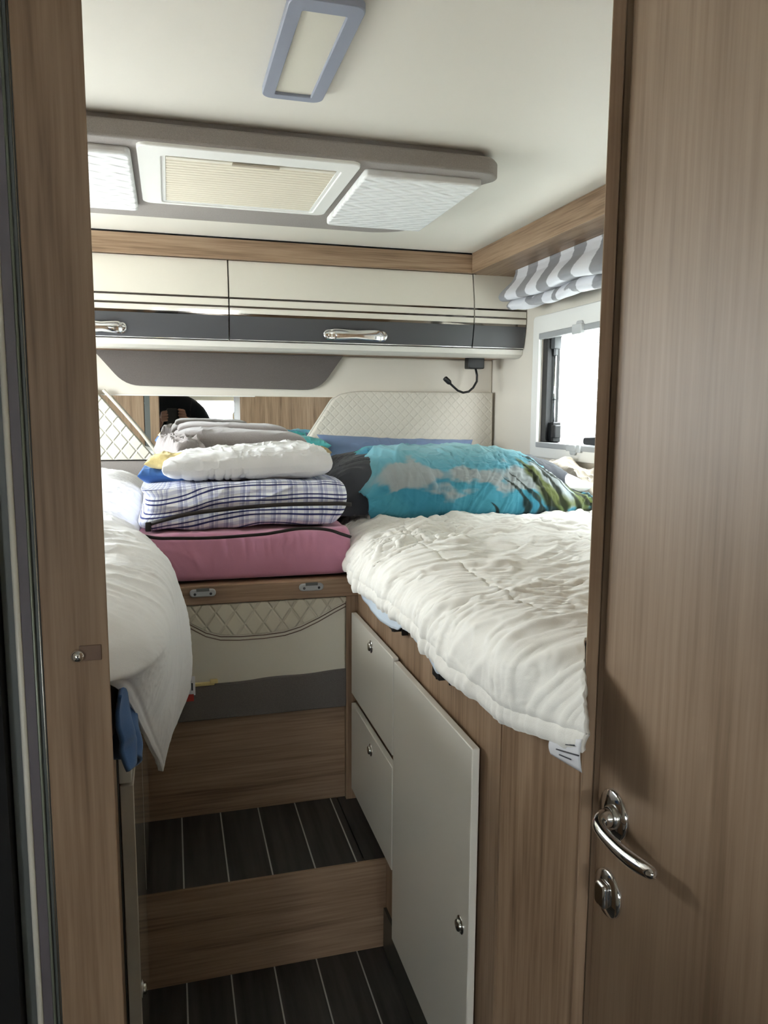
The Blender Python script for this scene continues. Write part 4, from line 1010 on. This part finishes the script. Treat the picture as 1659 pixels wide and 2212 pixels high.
# yellow and blue fleece on the left
mb, _ = pillow(.008, 1.83, 1.318, .105, .15, .034, seed=81, amp=.006, fold=26, flat=.4, power=.5, n=90, rot=-.2)
single('yellow_cloth', 'pale yellow fleece cloth poking out left of the white pillow', 'cloth', mb, M['yellow'])
mb, _ = pillow(.000, 1.87, 1.292, .125, .22, .050, seed=85, amp=.008, fold=24, flat=.5, power=.5, n=110, rot=-.1)
single('blue_cloth', 'bright blue cloth under the yellow one at the left of the stack', 'cloth', mb, M['blue'])
mb, _ = pillow(.405, 2.20, 1.315, .085, .16, .035, seed=88, amp=.005, fold=20, flat=.5, n=80, rot=-.3)
single('tan_cloth', 'tan fleece poking out right of the white pillow', 'cloth', mb, M['tan'])
mb, _ = pillow(.44, 2.62, 1.322, .17, .16, .05, seed=91, amp=.006, fold=20, flat=.5, n=80)
single('turquoise_towel', 'turquoise towel behind the grey blanket at the right headboard', 'towel', mb, M['turqfab'])
mb, _ = pillow(.33, 2.2, 1.21, .18, .5, .12, seed=93, amp=.006, fold=12, flat=.5, n=60)
mb2, _ = pillow(.392, 2.06, 1.215, .030, .36, .09, seed=95, amp=.006, fold=12, flat=.5, n=60)
single('black_bag', 'black soft bag wedged between the stack and the pillows', 'bag', mb2, plain('black_fabric', (20, 20, 22), .9, bump=.3))

# ---------- striped roman blind above the right window
nu, nv = 420, 120
yy_ = np.linspace(1.05, 2.44, nu); vv_ = np.linspace(0, 1, nv)
U, V = np.meshgrid(yy_, vv_, indexing='ij')
def cp(ps, q): a = np.array(ps); return np.interp(q, a[:, 0], a[:, 1])
prof_x = cp([(0, 1.138), (.08, 1.138), (.25, 1.128), (.42, 1.105), (.52, 1.090), (.58, 1.084), (.63, 1.094), (.69, 1.130), (.73, 1.140), (.78, 1.126), (.84, 1.118), (.90, 1.130), (.95, 1.165), (1, 1.20)], V)
prof_z = cp([(0, 1.911), (.08, 1.900), (.25, 1.876), (.42, 1.852), (.52, 1.834), (.58, 1.820), (.63, 1.808), (.69, 1.812), (.73, 1.816), (.78, 1.806), (.84, 1.792), (.90, 1.780), (.95, 1.785), (1, 1.80)], V)
prof_x = smooth2(prof_x, 1, 6); prof_z = smooth2(prof_z, 1, 6)
wv = vnoise(U * 6, V * 1.0, 401); w2 = vnoise(U * 20, V * 5, 405)
drop = sm(.1, .6, V)
X = prof_x + (.012 * wv) * drop + .006 * w2 * sm(.55, .75, V) + .03 * (2.44 - U) * -.3
Z = prof_z + (.012 * vnoise(U * 5, V * 1.5, 411)) * drop + .007 * vnoise(U * 22, V * 9, 415) * sm(.6, .8, V)
X = np.minimum(X, 1.222)
Yv = U + .020 * vnoise(U * 5, V * 3, 421) * sm(.1, .8, V)
per = .150; ph = (2.344 - U - .030 * V + .012 * vnoise(U * 5, V * 2, 431) * sm(.15, .6, V) + .05 * vnoise(U * 14, V * 9, 433) * sm(.58, .75, V)) / per
fr = ph - np.floor(ph); isg = (fr < .47).astype(float)
alt = (np.floor(ph) % 2)
cw = np.array(lin((224, 225, 230)))[:3]; c1 = np.array(lin((150, 150, 154)))[:3]; c2 = np.array(lin((176, 178, 180)))[:3]
g = c1 * (1 - alt[..., None]) + c1 * .92 * alt[..., None]
Cc = cw * (1 - isg[..., None]) + g * isg[..., None]
Cc = Cc * (1 - .0 * V[..., None])
cols = np.concatenate([Cc.reshape(-1, 3), np.ones((nu * nv, 1))], 1)
single('roman_blind', 'gathered grey and white striped blind above the right window', 'blind', MB().grid(X, Yv, Z), M['stripefab'], colors=cols, solid=.002)

# ================================================================ LIVING AREA BEHIND THE CAMERA (seen in the mirror)
t = Thing('rear_view_mirror', 'small rear-view mirror hanging inside the windscreen, seen reflected', 'mirror', (.25, -4.4, 1.43))
t.part('housing', MB().prism(rrect(.08, .34, 1.405, 1.475, .025), lambda a, b: (a, -4.40, b), lambda a, b: (a, -4.375, b)), plain('beige_plastic', (190, 180, 150), .5), bevel=.006)
t.part('stem', MB().tube([(.20, -4.42, 1.47), (.19, -4.45, 1.56)], .008, 8), M['black'])
single('roof_console', 'white console above the windscreen, seen reflected', 'console', MB().prism(rrect(-.5, 1.1, 1.56, 1.72, .03), lambda a, b: (a, -4.5, b), lambda a, b: (a, -4.25, b)), M['whiteplastic'], bevel=.01)
t = Thing('cab_seat', 'beige cab seat with headrest, seen reflected in the mirror', 'seat', (.95, -3.9, 0))
t.part('backrest', MB().prism(rrect(.60, 1.12, .55, 1.25, .08), lambda a, b: (a, -4.0, b), lambda a, b: (a, -3.86, b)), plain('beige_seat', (186, 160, 120), .7), bevel=.03)
t.part('headrest', MB().prism(rrect(.74, .99, 1.27, 1.45, .07), lambda a, b: (a, -3.98, b), lambda a, b: (a, -3.88, b)), plain('beige_headrest', (196, 168, 126), .7), bevel=.03)
t.part('seat', MB().prism(rrect(.60, 1.12, .30, .45, .04), lambda a, b: (a, -4.35, b), lambda a, b: (a, -3.86, b)), plain('beige_seat2', (186, 160, 120), .7), bevel=.03)

# photographer ----------------------------------------------------
def skinned(name, verts, edges, radii, mat, parent, org, sub=2, root=0):
    me = bpy.data.meshes.new(name); me.from_pydata([(v[0] - org[0], v[1] - org[1], v[2] - org[2]) for v in verts], edges, [])
    me.materials.append(mat)
    o = bpy.data.objects.new(name, me); COL.objects.link(o); o.parent = parent
    sk = o.modifiers.new('skin', 'SKIN'); sk.use_smooth_shade = True
    lay = me.skin_vertices[0] if me.skin_vertices else None
    if lay is None:
        bpy.context.view_layer.objects.active = o
    for i, r in enumerate(radii):
        rr = r if isinstance(r, tuple) else (r, r); me.skin_vertices[0].data[i].radius = rr; me.skin_vertices[0].data[i].use_root = (i == root)
    sb = o.modifiers.new('sub', 'SUBSURF'); sb.levels = sub; sb.render_levels = sub
    return o
PO = (.03, -.42, 0)
t = Thing('person', 'person in a dark jacket holding up a phone, seen reflected in the mirror', 'person', PO)
px, py = PO[0], PO[1]
V_ = []; E_ = []; R_ = []
def add(p, r, par=None):
    V_.append(p); R_.append(r)
    if par is not None: E_.append((par, len(V_) - 1))
    return len(V_) - 1
pel = add((px, py, 1.02), (.15, .11)); sp = add((px, py, 1.18), (.135, .10), pel); chs = add((px, py, 1.38), (.15, .11), sp); up = add((px, py + .0, 1.50), (.10, .08), chs)
nk = add((px, py + .01, 1.585), .052, up); hd0 = add((px, py + .035, 1.665), (.065, .075), nk); hd1 = add((px, py + .03, 1.755), (.078, .092), hd0); hd2 = add((px, py + .015, 1.825), (.05, .06), hd1)
for s in (-1, 1):
    hip = add((px + s * .095, py, .96), .095, pel); kn = add((px + s * .11, py + .02, .52), .06, hip); an = add((px + s * .11, py - .01, .09), .042, kn); add((px + s * .12, py + .14, .04), .035, an)
# arms to the phone
tgt = {1: (.080, -.022, 1.412), -1: (-.030, -.024, 1.398)}
wr = {}
for s in (-1, 1):
    sh = add((px + s * .175, py + .0, 1.42), .062, up)
    el = add((px + s * .26 - (.05 if s < 0 else 0), py + .10, 1.22), .045, sh)
    hx, hy, hz = tgt[s]
    w1 = add((hx + s * .05, hy - .075, hz - .07), .027, el); wr[s] = w1
    pm = add((hx + s * .022, hy - .03, hz - .025), (.034, .018), w1)
bodyo = skinned('body', V_, E_, R_, M['skin'], t.o, PO)
# fingers as chains rooted in each palm
for s in (-1, 1):
    hx, hy, hz = tgt[s]
    for k in range(4):
        fv = [(hx + s * .02, hy - .028, hz - .03 + .012 * k), (hx + s * .020, hy + .004, hz - .032 + .019 * k), (hx + s * .004, hy + .014, hz - .03 + .019 * k), (hx - s * (.018 + .004 * (k in (1, 2))), hy + .012, hz - .028 + .019 * k)]
        skinned('finger', fv, [(0, 1), (1, 2), (2, 3)], [.011, .0105, .010, .009], M['skin'], bodyo, (0, 0, 0) if False else PO, 2)
    tv = [(hx + s * .03, hy - .045, hz - .02), (hx + s * .018, hy - .040, hz + .02), (hx - s * .008, hy - .030, hz + .03), (hx - s * .022, hy - .026, hz + .032)]
    skinned('thumb', tv, [(0, 1), (1, 2), (2, 3)], [.013, .011, .0105, .009], M['skin'], bodyo, PO, 2)
# jacket
jv = [(px, py, .98), (px, py, 1.18), (px, py, 1.38), (px, py, 1.505), (px, py + .005, 1.55)]; je = [(0, 1), (1, 2), (2, 3), (3, 4)]; jr = [(.175, .135), (.165, .125), (.18, .135), (.125, .10), (.07, .065)]
for s in (-1, 1):
    b0 = len(jv); hx, hy, hz = tgt[s]
    jv += [(px + s * .18, py, 1.42), (px + s * .26 - (.05 if s < 0 else 0), py + .10, 1.22), (hx + s * .053, hy - .080, hz - .075)]; jr += [.082, .066, .042]; je += [(3, b0), (b0, b0 + 1), (b0 + 1, b0 + 2)]
skinned('jacket', jv, je, jr, M['jacket'], t.o, PO)
tv = [(px, py, 1.02), (px + .095, py, .94), (px + .11, py + .02, .52), (px + .11, py - .01, .08), (px - .095, py, .94), (px - .11, py + .02, .52), (px - .11, py - .01, .08)]
skinned('trousers', tv, [(0, 1), (1, 2), (2, 3), (0, 4), (4, 5), (5, 6)], [(.165, .125), .112, .078, .062, .112, .078, .062], M['denim'], t.o, PO)
hv = [(px, py + .0, 1.695), (px, py - .005, 1.775), (px, py + .0, 1.84)]
skinned('hair', hv, [(0, 1), (1, 2)], [(.07, .07), (.088, .088), (.06, .07)], M['hair'], t.o, PO)
t.part('nose', MB().tube([(px, py + .115, 1.75), (px, py + .138, 1.72), (px, py + .118, 1.71)], [.008, .013, .008], 10), M['skin'], sub=1)
t.part('mouth', MB().tube([(px - .024, py + .104, 1.68), (px, py + .113, 1.678), (px + .024, py + .104, 1.68)], [.003, .005, .003], 8), plain('lips', (168, 100, 92), .5))
for s in (-1, 1):
    t.part('eye', MB().lathe([(.0001, .010), (.006, .0085), (.010, .004), (.011, 0)], (px + s * .032, py + .104, 1.75), (0, 1, 0), 14), plain('eye_white', (230, 228, 222), .3))
    t.part('ear', MB().tube([(px + s * .082, py + .03, 1.705), (px + s * .092, py + .02, 1.73), (px + s * .088, py + .025, 1.76)], [.008, .014, .010], 10), M['skin'], sub=1)
# phone just behind the camera, aligned with it
mb = MB().prism(rrect(-.014, .060, -.135, .014, .009), lambda a, b: tuple(CAMM @ Vector((a, b, .010))), lambda a, b: tuple(CAMM @ Vector((a, b, .018))))
single('phone', 'black phone held up by the person, seen reflected', 'phone', mb, M['black'], bevel=.001)
